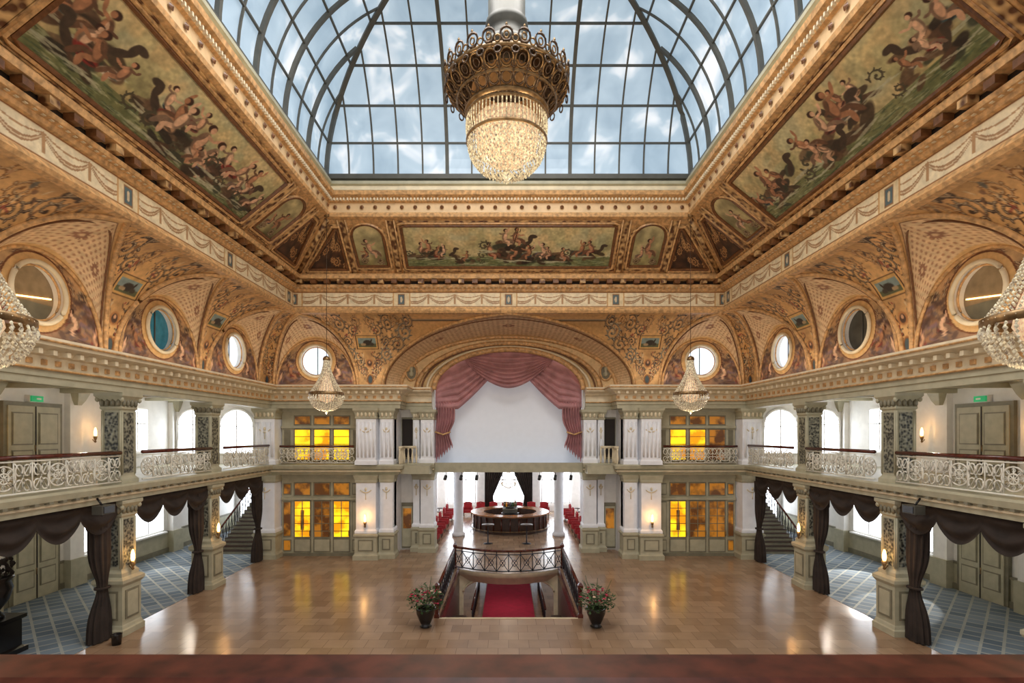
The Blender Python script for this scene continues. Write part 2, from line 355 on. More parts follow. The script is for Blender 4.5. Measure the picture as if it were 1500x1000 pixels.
def lunette(side,b_,k,gm):
    uc,Rf,Rw,Hf,Hw,iw=b_; wc=10.2; r0=.82
    T=np.linspace(0,2*pi,145); pts=[]
    for t in T:
        lo_,hi=.5,6.
        for _ in range(30):
            m=(lo_+hi)/2; uu=m*cos(t); zz=wc+m*sin(t)
            ins= zz>=ZB and (uu/Rw)**2+((zz-ZB)/Hw)**2<=1
            if ins: lo_=m
            else: hi=m
        pts.append(lo_)
    R=np.array(pts)[:,None]; t=T[:,None]; s=np.linspace(0,1,44)[None]
    rr=r0*(1-s)+np.maximum(R,r0+.01)*s; u=rr*np.cos(t); z=wc+rr*np.sin(t)
    P=PtA(side,uc+u,iw+0*u,z); C=lc.get(u/4.6+.5,(z-ZB)/2.6)
    ring=(rr<r0+.22)[...,None]; C=np.where(ring,np.array((210,172,120))/255.,C)
    ring=((rr>r0+.22)&(rr<r0+.27))[...,None]; C=np.where(ring,np.array((120,76,48))/255.,C)
    items[side].append((P,C))
    w=MB()
    circ=[(cos(q),sin(q)) for q in np.linspace(0,2*pi,48,endpoint=False)]
    w.tube([Pt(side,uc+r0*c,.06,wc+r0*q) for c,q in circ],.065,CREAM,8,True)
    w.tube([Pt(side,uc+(r0-.09)*c,-.05,wc+(r0-.09)*q) for c,q in circ],.03,GOLD,6,True)
    w.grid([[Pt(side,uc+.8*cos(q),d,wc+.8*sin(q)) for d in (.05,-.3)] for q in np.linspace(0,2*pi,48)],WALLW)
    w.add([Pt(side,uc+.8*c,-.28,wc+.8*q) for c,q in circ],[tuple(range(48))],gm)
    if gm is WARMG:
        w.tube([Pt(side,uc-.7,-.27,wc-.2),Pt(side,uc+.7,-.27,wc+.0)],.025,BULB,4)
        w.add([Pt(side,uc+.78*c,-.275,wc+.78*q) for c,q in circ if q<-.25],[tuple(range(len([1 for c,q in circ if q<-.25])))],OLIVED)
    else: w.tube([Pt(side,uc,-.26,wc-.8),Pt(side,uc,-.26,wc+.8)],.025,STEEL,4)
    w.obj('window_%d'%k)
k=1
for side in 'LR':
    for j,b_ in enumerate(bays[side]):
        gm={('L',2):WARMG,('L',3):TEAL,('L',4):DAYB,('R',2):WARMG,('R',3):STEELP,('R',4):DAYB}.get((side,j),DAYB)
        lunette(side,b_,k,gm); k+=1
lunette('F',bays['F'][0],k,DAYB); k+=1
lunette('F',bays['F'][2],k,DAYB); k+=1
a=np.linspace(0,pi,120)[:,None]; s=np.linspace(0,1,40)[None]
OW,OH=4.08,2.2
u=(OW*(1-s)+5.9*s)*np.cos(a); z=ZB-.1+((OH)*(1-s)+(2.9)*s)*np.sin(a)
C=np.ones(u.shape+(3,))*np.array((216,186,140))/255.
C=np.where(((s>.55)&(s<.6))[...,None],np.array((156,112,70))/255.,C)
C=np.where((s<.5)[...,None],np.array((208,174,124))/255.,C)
items['F'].append((PtA('F',u,-1.2+0*u,z),C))
for q,r_,m in ((.0,.15,GOLD),(.2,.07,CREAM),(.36,.05,GOLDD),(.5,.12,GOLD)):
    ribs.tube([Pt('F',(OW*(1-q)+5.9*q)*cos(t),-1.12,ZB-.1+(OH*(1-q)+2.9*q)*sin(t)) for t in np.linspace(0,pi,70)],r_,m,8)
for sx in (-1,1):
    cc=[(sx*5.3+.3*cos(q),9.75+.42*sin(q)) for q in np.linspace(0,2*pi,28,endpoint=False)]
    ribs.tube([Pt('F',x,-1.12,z) for x,z in cc],.06,GOLD,6,True)
    ribs.add([Pt('F',x,-1.14,z) for x,z in cc],[tuple(range(28))],OLIVED)
    ribs.lathe([(.02,9.5),(.12,9.55),(.14,9.7),(.06,9.8),(.1,9.9),(.08,10.02),(.01,10.05)],sx*5.3,F+1.1,OLIVE,10)
ribs.obj('trim_vault_ribs')
painted('wall_left_vaults',items['L'],.97,1.12); painted('wall_right_vaults',items['R'],.97,1.12); painted('wall_far_vaults',items['F'],.97,1.12)
# ---------------------------------------------------------------- frieze ring
fr=MB()
fr.ring([(2.30,12.12),(2.52,12.15),(2.58,12.25),(2.5,12.38),(2.44,12.45)],GOLD)
fr.ring([(2.44,13.15),(2.52,13.18),(2.56,13.28),(2.7,13.32),(2.74,13.42),(2.68,13.46)],GOLD)
fr.ring([(2.68,13.46),(2.62,13.62)],DARK)  # near-black ring: the slot's shadow put into the colour
fr.ring([(2.62,13.62),(2.95,13.66),(3.0,13.8),(2.9,13.9),(2.72,13.94)],GOLD)
for side in 'LRFN':
    lo=(N+2.9,F-2.9) if side in 'LR' else (-A+2.9,A-2.9)
    n=int((lo[1]-lo[0])/.62)
    for j in range(n+1):
        u=lo[0]+(lo[1]-lo[0])*j/n
        fr.T=lambda x,y,z,side=side:Pt(side,x,y,z)
        fr.box(u-.13,u+.13,2.66,2.92,13.46,13.63,GOLDD if j%3 else ORN)
        for q in range(3): fr.box(u+q*.2-.2,u+q*.2-.12,2.56,2.66,13.29,13.36,CREAM)
fr.T=None
fr.obj('trim_main_cornice')
bi=[]
for side in 'LRFN':
    lo=(N+2.44,F-2.44) if side in 'LR' else (-A+2.44,A-2.44)
    L=lo[1]-lo[0]; u=np.linspace(lo[0],lo[1],int(L/.03))[:,None]; h=np.linspace(0,1,30)[None]
    c0=14. if side in 'LR' else 0.
    w=u-c0
    C=np.ones((u.size,30,3))*np.array((220,202,166))/255.
    f=np.mod(w/1.28,1)*2-1
    def cb(m,col):
        global C
        C=np.where(m[...,None]&np.ones_like(C,bool),np.array(col)/255.,C)
    cur=.78-.5*(1-f*f); dd=np.abs(h-cur)
    cb(dd<.06+.04*(1-f*f),(154,116,78)); cb(dd<.022,(206,182,146))
    cur=.84-.2*(1-f*f); cb(np.abs(h-cur)<.03,(166,126,84))
    cb((np.abs(f)>.93)&(h<.82)&(h>.18),(168,128,86))
    g=np.abs(np.mod(w/5.12+.5,1)-.5)*5.12
    cb((g<.42)&(h>-1),(190,146,92)); cb((g<.36)&(h>.06)&(h<.94),(216,194,152)); cb((g<.17)&(h>.12)&(h<.88),(140,98,58)); cb((g<.13)&(h>.18)&(h<.82),(80,96,98)); cb(((g/.06)**2+((h-.5)/.2)**2<1),(196,176,142))
    cb((h<.06)|(h>.94),(146,100,58))
    bi.append((PtA(side,u+0*h,2.44+0*u*h,12.45+.7*h+0*u),C))
painted('trim_garland_frieze',bi)
inc=MB(); inc.ring([(2.72,13.92),(4.94,15.72)],GOLD)
def Q(side,u,v,o=0.0):
    return PtA(side,u,2.72+2.22*v+.63*o,13.92+1.8*v-.78*o)
def Q1(side,u,v,o=0.0): return Pt(side,u,2.72+2.22*v+.63*o,13.92+1.8*v-.78*o)
pan=[]
def panel(side,u0,u1,v0,v1,cv,arched=False,du0=0,du1=0,fr_=1,st=.018):
    nu=int(abs(u1-u0)/st); nv=int((v1-v0)*2.86/st)
    s=np.linspace(0,1,nu)[:,None]; t=np.linspace(0,1,nv)[None]
    l=u0+du0*t; r=u1+du1*t; u=l*(1-s)+r*s; v=v0+(v1-v0)*t+0*s
    C=cv.get(s+0*t,t+0*s)
    if arched:
        asp=(v1-v0)*2.86/abs(u1-u0); y=(t-1)*asp+.45
        out=(y>0)&(((s-.5)/.5)**2+(y/.45)**2>1)
        C=np.where(out[...,None],np.array((176,134,86))/255.,C)
    pan.append((Q(side,u,v,.03),C))
    for off,rr,m in ((.0,.07,GOLDD),(.11,.06,GOLD),(.2,.035,ORN)):
        a0=off; vo=off/2.86
        if arched:
            c=(u0+u1)/2; hw=abs(u1-u0)/2+off; vs=v1-hw*.8/2.86
            P=[Q1(side,c-hw,v0-vo,.05),Q1(side,c-hw,vs,.05)]+[Q1(side,c-hw*cos(q),vs+hw*.9*sin(q)/2.86,.05) for q in np.linspace(0,pi,16)[1:-1]]+[Q1(side,c+hw,vs,.05),Q1(side,c+hw,v0-vo,.05)]
        else:
            P=[Q1(side,u0-a0,v0-vo,.05),Q1(side,u0+du0-a0,v1+vo,.05),Q1(side,u1+du1+a0,v1+vo,.05),Q1(side,u1+a0,v0-vo,.05)]
        PP=[]
        for i in range(len(P)):
            p=np.array(P[i]);q=np.array(P[(i+1)%len(P)])
            PP.append(p+(q-p)*.02); PP.append(p+(q-p)*.98)
        inc.tube(PP,rr,m,5,True,False)
cvL=sea_painting(960,280,[(.08,.62,.5,2),(.16,.38,.5,3),(.44,.5,.52,3),(.54,.36,.62,3),(.62,.28,.42,2),(.79,.46,.52,3),(.85,.3,.4,2),(.95,.32,.34,1)])
cvR=sea_painting(960,280,[(.07,.55,.44,2),(.15,.35,.36,2),(.36,.62,.4,2),(.5,.46,.6,3),(.57,.3,.44,2),(.82,.5,.5,2),(.92,.34,.42,2)])
cvF=sea_painting(960,250,[(.1,.38,.36,2),(.17,.36,.34,2),(.3,.2,.28,1),(.47,.36,.42,3),(.5,.6,.5,2),(.56,.32,.4,2),(.64,.32,.42,2),(.73,.28,.36,2),(.87,.42,.38,2)])
cvF.line([(500,120),(520,215)],2.5,(70,50,34)); cvF.line([(510,212),(531,212)],2,(70,50,34)); cvF.line([(510,212),(513,232)],2,(70,50,34)); cvF.line([(531,212),(534,230)],2,(70,50,34)); cvF.line([(520,212),(524,236)],2,(70,50,34))
panel('L',10.1,18.75,.12,.88,cvL); panel('R',10.1,18.75,.12,.88,cvR)
panel('F',-4.7,4.7,.14,.86,cvF); panel('N',-4.7,4.7,.14,.86,cvF,st=.05)
def small_cv():
    c=Cv(140,200,(196,184,140),(128,120,80)); c.noise(.2,6); c.noise(.4,4,(214,192,146)); figure(c,70,74,100); figure(c,52,56,66,-1)
    c.spiral(34,26,16,1,0,3,(90,64,46),1.6,HI); c.spiral(106,26,16,-1,0,3,(90,64,46),1.6,HI); return c
for side in 'LR':
    for u0,u1 in ((19.45,20.85),(7.15,8.55)): panel(side,u0,u1,.16,.86,small_cv(),True)
for sx in (-1,1):
    for sd in 'FN': panel(sd,*(sorted((sx*5.55,sx*6.95))),.16,.86,small_cv(),True)
dk=Cv(200,200,(84,56,36),(66,42,28)); dk.noise(.3,9)
for i in range(16): dk.spiral(random.uniform(10,190),random.uniform(10,190),random.uniform(14,26),random.choice([-1,1]),random.uniform(0,6),3.4,random.choice([(176,132,84),(150,104,62),(120,84,56)]),1.5,(206,170,120))
panel('F',-9.35,-7.5,.1,.8,dk,False,1.75,0); panel('F',7.5,9.35,.1,.8,dk,False,0,-1.75)
panel('L',21.5,23.6,.1,.8,dk,False,0,-1.75); panel('R',21.5,23.6,.1,.8,dk,False,0,-1.75)
for side in 'LRF':
    us={'F':[-5.12,5.12,-7.22,7.22],'L':[19.1,21.2,9.75],'R':[19.1,21.2,9.75]}[side]
    for u in us: inc.grid([[Q1(side,u-.11,v,.06),Q1(side,u+.11,v,.06)] for v in (.06,.94)],ORN,False); inc.tube([Q1(side,u-.17,.04,.06),Q1(side,u-.17,.96,.06)],.04,GOLD); inc.tube([Q1(side,u+.17,.04,.06),Q1(side,u+.17,.96,.06)],.04,GOLD)
for sx in (-1,1):
    for (Yb,sg) in ((F,-1),(N,1)):
        inc.tube([(sx*(A-2.75),Yb+sg*2.75,13.93),(sx*(A-4.9),Yb+sg*4.9,15.66)],.13,ORN,6)
inc.obj('ceiling_inclined_cove')
painted('ceiling_paintings',pan,1.0,1.05)
up=MB()
up.ring([(4.86,15.62),(5.06,15.66),(5.1,15.78),(5.02,15.86)],GOLD)
up.ring([(5.02,15.86),(5.02,16.25)],PEACH)
up.ring([(5.02,16.25),(5.12,16.3),(5.14,16.42),(5.3,16.5),(5.34,16.64),(5.24,16.72)],GOLD)
up.ring([(5.24,16.72),(5.1,16.8),(5.1,16.95)],CREAM)
up.ring([(5.1,16.95),(5.2,17.0),(5.2,17.12),(4.7,17.2),(4.6,17.55)],OLIVE)
for side in 'LRF':
    lo=(N+5.3,F-5.3) if side in 'LR' else (-A+5.3,A-5.3)
    n=int((lo[1]-lo[0])/.55)
    for j in range(n+1):
        u=lo[0]+(lo[1]-lo[0])*j/n; up.T=lambda x,y,z,side=side:Pt(side,x,y,z)
        vs=[(u+.085*cos(q),5.07,16.06+.085*sin(q)) for q in np.linspace(0,2*pi,10,endpoint=False)]
        vs.append((u,5.13,16.06)); up.add(vs,[(i,(i+1)%10,10) for i in range(10)],GOLDD)
        for q in range(4): up.box(u+q*.137-.03,u+q*.137+.03,5.12,5.22,16.3,16.4,CREAM)
up.T=None
up.obj('trim_skylight_ring')
# ---------------------------------------------------------------- skylight
gi,R_,z0=4.78,5.25,17.45
gx=A-gi; gy0=N+gi; gy1=F-gi
th=np.linspace(0,pi/2,22)
def dz(t): return R_*(1-cos(t)), z0+R_*sin(t)
gl=MB(); n=len(th); vs=[]
for t in th:
    d,z=dz(t); vs+=[(-gx+d,gy0+d,z),(-gx+d,gy1-d,z),(gx-d,gy1-d,z),(gx-d,gy0+d,z)]
gl.add(vs,[(k*4+j,k*4+(j+1)%4,(k+1)*4+(j+1)%4,(k+1)*4+j) for k in range(n-1) for j in range(4)]+[tuple(range((n-1)*4,n*4))],GLASS)
gl.obj('skylight_glass')
bars=MB()
def barline(fn,lim,r,m=STEEL):
    P=[]
    for t in np.linspace(0,pi/2,26):
        d,z=dz(t)
        if lim(d): P.append(fn(d,z))
        else: break
    if len(P)>1: bars.tube(P,r,m,4,False,False)
m_=.07
nx=15
for i in range(nx+1):
    x=-gx+2*gx*i/nx; r=.1 if i%5==0 else .045
    barline(lambda d,z:(x,gy1-d-m_,z),lambda d:abs(x)<=gx-d+.01,r)
    barline(lambda d,z:(x,gy0+d+m_,z),lambda d:abs(x)<=gx-d+.01,r)
ny=16
for i in range(ny+1):
    y=gy0+(gy1-gy0)*i/ny; r=.1 if i%2==0 else .045; c=(gy0+gy1)/2; hl=(gy1-gy0)/2
    for sx in (-1,1): barline(lambda d,z:(sx*(gx-d-m_),y,z),lambda d:abs(y-c)<=hl-d+.01,r)
for sx in (-1,1):
    barline(lambda d,z:(sx*(gx-d-m_),gy1-d-m_,z),lambda d:True,.13); barline(lambda d,z:(sx*(gx-d-m_),gy0+d+m_,z),lambda d:True,.13)
for k_ in range(0,7):
    d,z=dz(k_*pi/2/6); d+=m_; r=.05 if k_ not in(0,6) else .14
    for p,q in (((-gx+d,gy0+d,z),(-gx+d,gy1-d,z)),((-gx+d,gy1-d,z),(gx-d,gy1-d,z)),((gx-d,gy1-d,z),(gx-d,gy0+d,z)),((gx-d,gy0+d,z),(-gx+d,gy0+d,z))): bars.tube([p,q],r,STEEL,4,False,False)
bars.obj('skylight_frame')
# ---------------------------------------------------------------- entablature & balcony slabs
ent=MB()
EP=[(0,7.7),(.28,7.7),(.28,7.88),(.32,7.9),(.32,8.06),(.36,8.1)]
EP2=[(.36,8.1),(.3,8.12),(.3,8.42),(.4,8.46)]
EP3=[(.4,8.46),(.45,8.55),(.72,8.66),(.76,8.8),(.7,8.88),(.0,8.93),(-.45,8.93)]
BP=[(-.3,4.28),(.15,4.28),(.2,4.38),(.26,4.4),(.28,4.56),(.4,4.6),(.44,4.76),(.4,4.82),(-.3,4.82)]
for sx,sd in ((-1,1),(1,-1)):
    path=[(sx*12.45,N-2.8),(sx*12.45,26.9),(sx*5.85,26.9),(sx*5.85,28.4),(sx*4.15,28.4)]
    ent.sweep(EP,path,OLIVE,sd); ent.sweep(EP2,path,CREAM,sd); ent.sweep(EP3,path,CREAM,sd)
    ent.sweep([(.77,8.74),(.79,8.77),(.77,8.8)],path,GOLD,sd); ent.sweep([(.37,8.06),(.4,8.09),(.37,8.12)],path,GOLD,sd)
    segs=[((sx*12.45,N),(sx*12.45,26.3)),((sx*11.9,26.9),(sx*5.6,26.9))]
    for (x0,y0),(x1,y1) in segs:
        L=math.hypot(x1-x0,y1-y0); n=int(L/.42)
        for j in range(n+1):
            x=x0+(x1-x0)*j/n;y=y0+(y1-y0)*j/n
            if abs(x1-x0)<.01:
                a,b2=sorted((x-sx*.3,x-sx*.62)); ent.box(a,b2,y-.06,y+.06,8.44,8.57,CREAM); ent.box(*sorted((x-sx*.3,x-sx*.34)),y-.08,y+.08,8.2,8.34,GOLD)
            else: ent.box(x-.06,x+.06,y-.62,y-.3,8.44,8.57,CREAM); ent.box(x-.08,x+.08,y-.34,y-.3,8.2,8.34,GOLD)
ent.obj('trim_entablature')
sl=MB()
for sx,sd in ((-1,1),(1,-1)):
    path=[(sx*12.45,N-2.8),(sx*12.45,26.9),(sx*5.85,26.9),(sx*5.85,28.2),(sx*4.0,28.2)]
    sl.sweep(BP,path,OLIVE,sd)
    sl.sweep([(.285,4.44),(.31,4.46),(.31,4.5),(.285,4.52)],path,CREAM,sd)
    xx=sorted((sx*12.2,sx*18.5)); sl.box(xx[0],xx[1],-2,28.5,4.3,4.75,OLIVE)
    sl.box(*sorted((sx*4.1,sx*12.6)),27.0,29.2,4.3,4.75,OLIVE)
    for j in range(64):
        y=N-1+j*.42
        if y<26.3: sl.box(*sorted((sx*12.17,sx*12.03)),y-.06,y+.06,4.53,4.6,OLIVED)
sl.obj('floor_gallery')
# ---------------------------------------------------------------- columns
def gcol(x,y,sx):
    m=MB()
    m.sq([(.5,0),(.5,.18),(.46,.22),(.44,.3),(.42,.34),(.42,1.55),(.45,1.58),(.5,1.66),(.5,1.76),(.4,1.84)],x,y,OLIVE)
    for (dx,dy) in ((0,-1),(-sx,0)):
        if dy: m.box(x-.3,x+.3,y-.445,y-.42,.5,1.42,OLIVED); m.box(x-.23,x+.23,y-.46,y-.445,.57,1.35,OLIVE)
        else: m.box(*sorted((x-sx*.42,x-sx*.445)),y-.3,y+.3,.5,1.42,OLIVED); m.box(*sorted((x-sx*.445,x-sx*.46)),y-.23,y+.23,.57,1.35,OLIVE)
    for z0_,z1_ in ((1.84,4.28),(4.82,7.7)):
        m.sq([(.38,z0_),(.38,z0_+.12),(.33,z0_+.18),(.31,z0_+.22),(.31,z1_-.55),(.35,z1_-.5),(.35,z1_-.44),(.31,z1_-.4),(.33,z1_-.3),(.42,z1_-.16),(.46,z1_-.1),(.46,z1_)],x,y,OLIVE)
        za,zb_=z0_+.32,z1_-.62
        for q in (-1,1):
            m.box(x-.21,x+.21,*sorted((y+q*.31,y+q*.325)),za,zb_,GRILLE)
            m.box(*sorted((x+q*.31,x+q*.325)),y-.21,y+.21,za,zb_,GRILLE)
            for e in (-1,1):
                m.tube([(x+e*.285,y+q*.32,za-.05),(x+e*.285,y+q*.32,zb_+.05)],.028,OLIVE,6)
                m.tube([(x+q*.32,y+e*.285,za-.05),(x+q*.32,y+e*.285,zb_+.05)],.028,OLIVE,6)
        for ex in (-1,1):
            for ey in (-1,1):
                m.lathe([(.0,z1_-.3),(.05,z1_-.27),(.065,z1_-.21),(.04,z1_-.15),(0,z1_-.13)],x+ex*.39,y+ey*.39,OLIVE,8)
        for q in np.linspace(-.26,.26,4):
            for e in (-1,1):
                m.lathe([(.04,z1_-.42),(.06,z1_-.36),(.065,z1_-.28),(.03,z1_-.2)],x+q,y+e*.36,OLIVED,6)
                m.lathe([(.04,z1_-.42),(.06,z1_-.36),(.065,z1_-.28),(.03,z1_-.2)],x+e*.36,y+q,OLIVED,6)
    m.obj('gallery_column')
YC=[21.75,16.8,11.8,6.8,1.8]
for sx in (-1,1):
    for y in YC: gcol(sx*12.62,y,sx)
def pilaster(m,x0,x1,y0,y1,flutes=5):
    w=x1-x0; cx=(x0+x1)/2
    def st(prof,mt):
        vs=[];n=len(prof)
        for o,z in prof: vs+=[(x0-o,y0-o,z),(x1+o,y0-o,z),(x1+o,y1,z),(x0-o,y1,z)]
        m.add(vs,[(k*4+j,k*4+(j+1)%4,(k+1)*4+(j+1)%4,(k+1)*4+j) for k in range(n-1) for j in range(4)]+[(0,1,2,3),tuple(range(4*n-4,4*n))],mt)
    st([(.14,0),(.14,.22),(.08,.28),(.06,.34),(.06,1.12),(.12,1.2),(.12,1.28),(.02,1.34)],OLIVE)
    m.box(x0+.12,x1-.12,y0-.09,y0-.05,.45,1.02,OLIVED); m.box(x0+.18,x1-.18,y0-.1,y0-.08,.51,.96,OLIVE)
    st([(.06,1.34),(.06,1.46),(.0,1.55),(0,3.9)],WHITE)
    st([(.03,3.9),(.05,3.96),(.05,4.05),(.12,4.28)],OLIVE)
    st([(.06,4.82),(.06,5.0),(0,5.08),(0,7.15)],WHITE)
    st([(.02,7.15),(.05,7.2),(.02,7.28),(.06,7.45),(.14,7.58),(.14,7.7)],OLIVE)
    for j in range(flutes):
        x=x0+w*(j+.5)/flutes; m.tube([(x,y0-.0,5.2),(x,y0-.0,7.0)],w/flutes*.28,WHITE,6)
    n=max(3,int(w/.2))
    for j in range(n): m.lathe([(.04,7.26),(.06,7.34),(.06,7.44),(.03,7.52)],x0+w*(j+.5)/n,y0-.04,CREAM,6)
    for zc in (3.55,6.62):
        m.tube([(cx+.28*w*q,y0-.02,zc-.14*(1-q*q)) for q in np.linspace(-1,1,9)],.03,CREAM,5)
        m.lathe([(.0,zc-.08),(.06,zc-.02),(.06,zc+.08),(.0,zc+.14)],cx,y0-.02,CREAM,8)
        m.tube([(cx,y0-.02,zc-.15),(cx,y0-.02,zc-.5)],.022,CREAM,5)
for sx in (-1,1):
    m=MB(); pilaster(m,*sorted((sx*12.95,sx*11.95)),26.5,27.4,4)
    m.obj('corner_pillar')
    m=MB(); pilaster(m,*sorted((sx*7.75,sx*6.75)),26.35,27.4); pilaster(m,*sorted((sx*6.6,sx*5.95)),26.65,27.5,3)
    m.box(*sorted((sx*5.95,sx*7.75)),27.0,28.7,0,8,WHITE); m.obj('paired_pilasters')
    m=MB(); pilaster(m,*sorted((sx*4.75,sx*4.05)),28.0,28.9,3); pilaster(m,*sorted((sx*5.2,sx*4.85)),28.25,28.9,2); m.obj('stage_pilaster')
# ---------------------------------------------------------------- far wall door/window screens
def door_unit(x0,x1,y,z0_,z1_,kind,name,flip=False,bright=(1,1,1)):
    m=MB(); w=x1-x0; m.box(x0,x1,y,y+.12,z0_,z1_,OLIVE)
    cols=[(.17,.36),(.42,.61),(.67,.86)]
    for i,(a,c) in enumerate(cols):
        xa,xb=x0+w*a,x0+w*c
        def fr2(za,zb_,mt):
            m.box(xa-.06,xb+.06,y-.04,y,za-.06,zb_+.06,OLIVED); m.box(xa,xb,y-.05,y-.03,za,zb_,mt)
        g=AMBER if bright[i] else AMBERD
        if kind=='door':
            fr2(.25,.85,OLIVE); fr2(1.0,2.85,g)
            for q in (1.3,1.7,2.1,2.5): m.box(xa,xb,y-.07,y-.04,q-.015,q+.015,OLIVED if not bright[i] else GOLDD)
            m.box((xa+xb)/2-.09,(xa+xb)/2+.09,y-.062,y-.045,1.35,2.4,AMBERD if i==0 else g)
            fr2(3.2,3.8,AMBERD if i!=1 else g); m.box((xa+xb)/2-.02,(xa+xb)/2+.02,y-.07,y-.04,1.0,2.85,OLIVED)
            m.lathe([(.02,1.05),(.035,1.1),(.035,1.3),(.02,1.35)],xb+.02,y-.1,BRASS,8)
        else:
            fr2(5.05,6.6,g); fr2(6.9,7.3,AMBERD)
            for q in (5.45,5.85,6.25): m.box(xa,xb,y-.07,y-.04,q-.015,q+.015,GOLDD)
    for a,c in ((.02,.12),(.9,.98)):
        xa,xb=x0+w*a,x0+w*c
        if kind=='door':
            for q0,q1 in ((.25,.85),(1.0,2.85),(3.2,3.8)): m.box(xa,xb,y-.04,y,q0,q1,OLIVED); m.box(xa+.04,xb-.04,y-.05,y-.03,q0+.05,q1-.05,OLIVE if (a<.5)==flip else AMBERD)
        else: m.box(xa+.05,xb-.05,y-.05,y,5.05,6.6,OLIVED)
    zz=3.0 if kind=='door' else 6.75
    m.box(x0,x1,y-.12,y,zz-.06,zz+.06,OLIVE); m.box(x0,x1,y-.15,y,z1_-.18,z1_,OLIVE); m.box(x0,x1,y-.1,y,z0_,z0_+.14,OLIVED)
    m.obj(name)
door_unit(-11.9,-7.8,27.25,0,4.28,'door','door_1',False,(1,0,1)); door_unit(7.8,11.9,27.25,0,4.28,'door','door_2',True,(1,0,0))
door_unit(-11.9,-7.8,27.25,4.8,7.75,'win','window_31',bright=(1,1,1)); door_unit(7.8,11.9,27.25,4.8,7.75,'win','window_32',bright=(1,1,0))
w=MB()
for sx in (-1,1):
    w.box(*sorted((sx*4.1,sx*5.95)),28.7,28.9,0,ZB+.1,WALLW)
    w.box(*sorted((sx*5.9,sx*5.25)),28.6,28.7,.1,2.6,OLIVED); w.box(*sorted((sx*5.85,sx*5.3)),28.55,28.6,.2,2.4,OLIVE); w.box(*sorted((sx*5.8,sx*5.35)),28.53,28.56,1.2,2.3,AMBERD)
    w.box(*sorted((sx*5.9,sx*5.25)),28.6,28.7,5.0,7.3,OLIVED); w.box(*sorted((sx*5.85,sx*5.3)),28.56,28.62,5.1,7.2,DARK)
    w.box(*sorted((sx*7.8,sx*12.9)),27.4,27.5,0,9,WALLW)
w.obj('wall_far')
s=MB()
s.box(-4.3,4.3,29.62,29.7,4.75,11.3,SCREEN); s.obj('projection_screen')
s=MB()
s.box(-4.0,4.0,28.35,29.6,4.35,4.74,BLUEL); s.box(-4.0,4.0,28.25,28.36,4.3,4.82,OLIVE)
for x in np.linspace(-3.4,3.4,9):
    if abs(x)>1.4:
        s.tube([(x,28.2,4.3),(x,28.2,4.1)],.02,BLACK,5); s.tube([(x,28.2,4.12),(x-.05,28.05,3.92)],.09,BLACK,8)
s.obj('trim_stage_beam')
c=MB(); Y0=28.75
def ztop(x): return ZB-.1+OH*sqrt(max(0,1-(x/OW)**2))+.08
def swag(xa,xb,bot,yy,nf=7):
    P=[]
    for i in range(81):
        u=i/80; x=xa+(xb-xa)*u; zt=ztop(x); zb_=bot(u); row=[]
        for j in range(91):
            v=j/90; env=sin(pi*min(max(u,.02),.98))**.6
            vv=v**(.8+.2*(1-env))
            row.append((x,yy-.13*env*(abs(sin(v*nf*pi))-.5)*1.3-.35*env*v*(1-v*.6)-.05*sin(u*40)*(1-env),zt+(zb_-zt)*vv))
        P.append(row)
    c.grid(P,PINK)
swag(-4.05,-.9,lambda u:7.75+.25*(2*u-.6)**2*1.0+ (1.4*max(0,u-.4)/.6),Y0,6)
swag(4.05,.9,lambda u:7.75+.25*(2*u-.6)**2*1.0+ (1.4*max(0,u-.4)/.6),Y0,6)
swag(-2.5,2.5,lambda u:8.9+1.6*abs(2*u-1)**1.8,Y0-.18,8)
for sx in (-1,1):
    P=[]
    for i in range(101):
        u=i/100; f=.1*sin(u*7*2*pi); col=[]
        zb_=4.85+.9*u+.12*sin(u*7*2*pi)
        for z in np.linspace(8.2,zb_,24):
            k2=1-.25*math.exp(-((z-6.4)/.5)**2)
            col.append((sx*(4.05-1.05*u*k2)+.05*sx*sin(z*1.5),Y0-.05+f,z))
        P.append(col)
    c.grid(P,PINK)
    c.tube([(sx*4.05,Y0-.15,6.5),(sx*3.6,Y0-.22,6.35),(sx*3.2,Y0-.15,6.5)],.05,GOLD,6)
c.obj('stage_curtain')
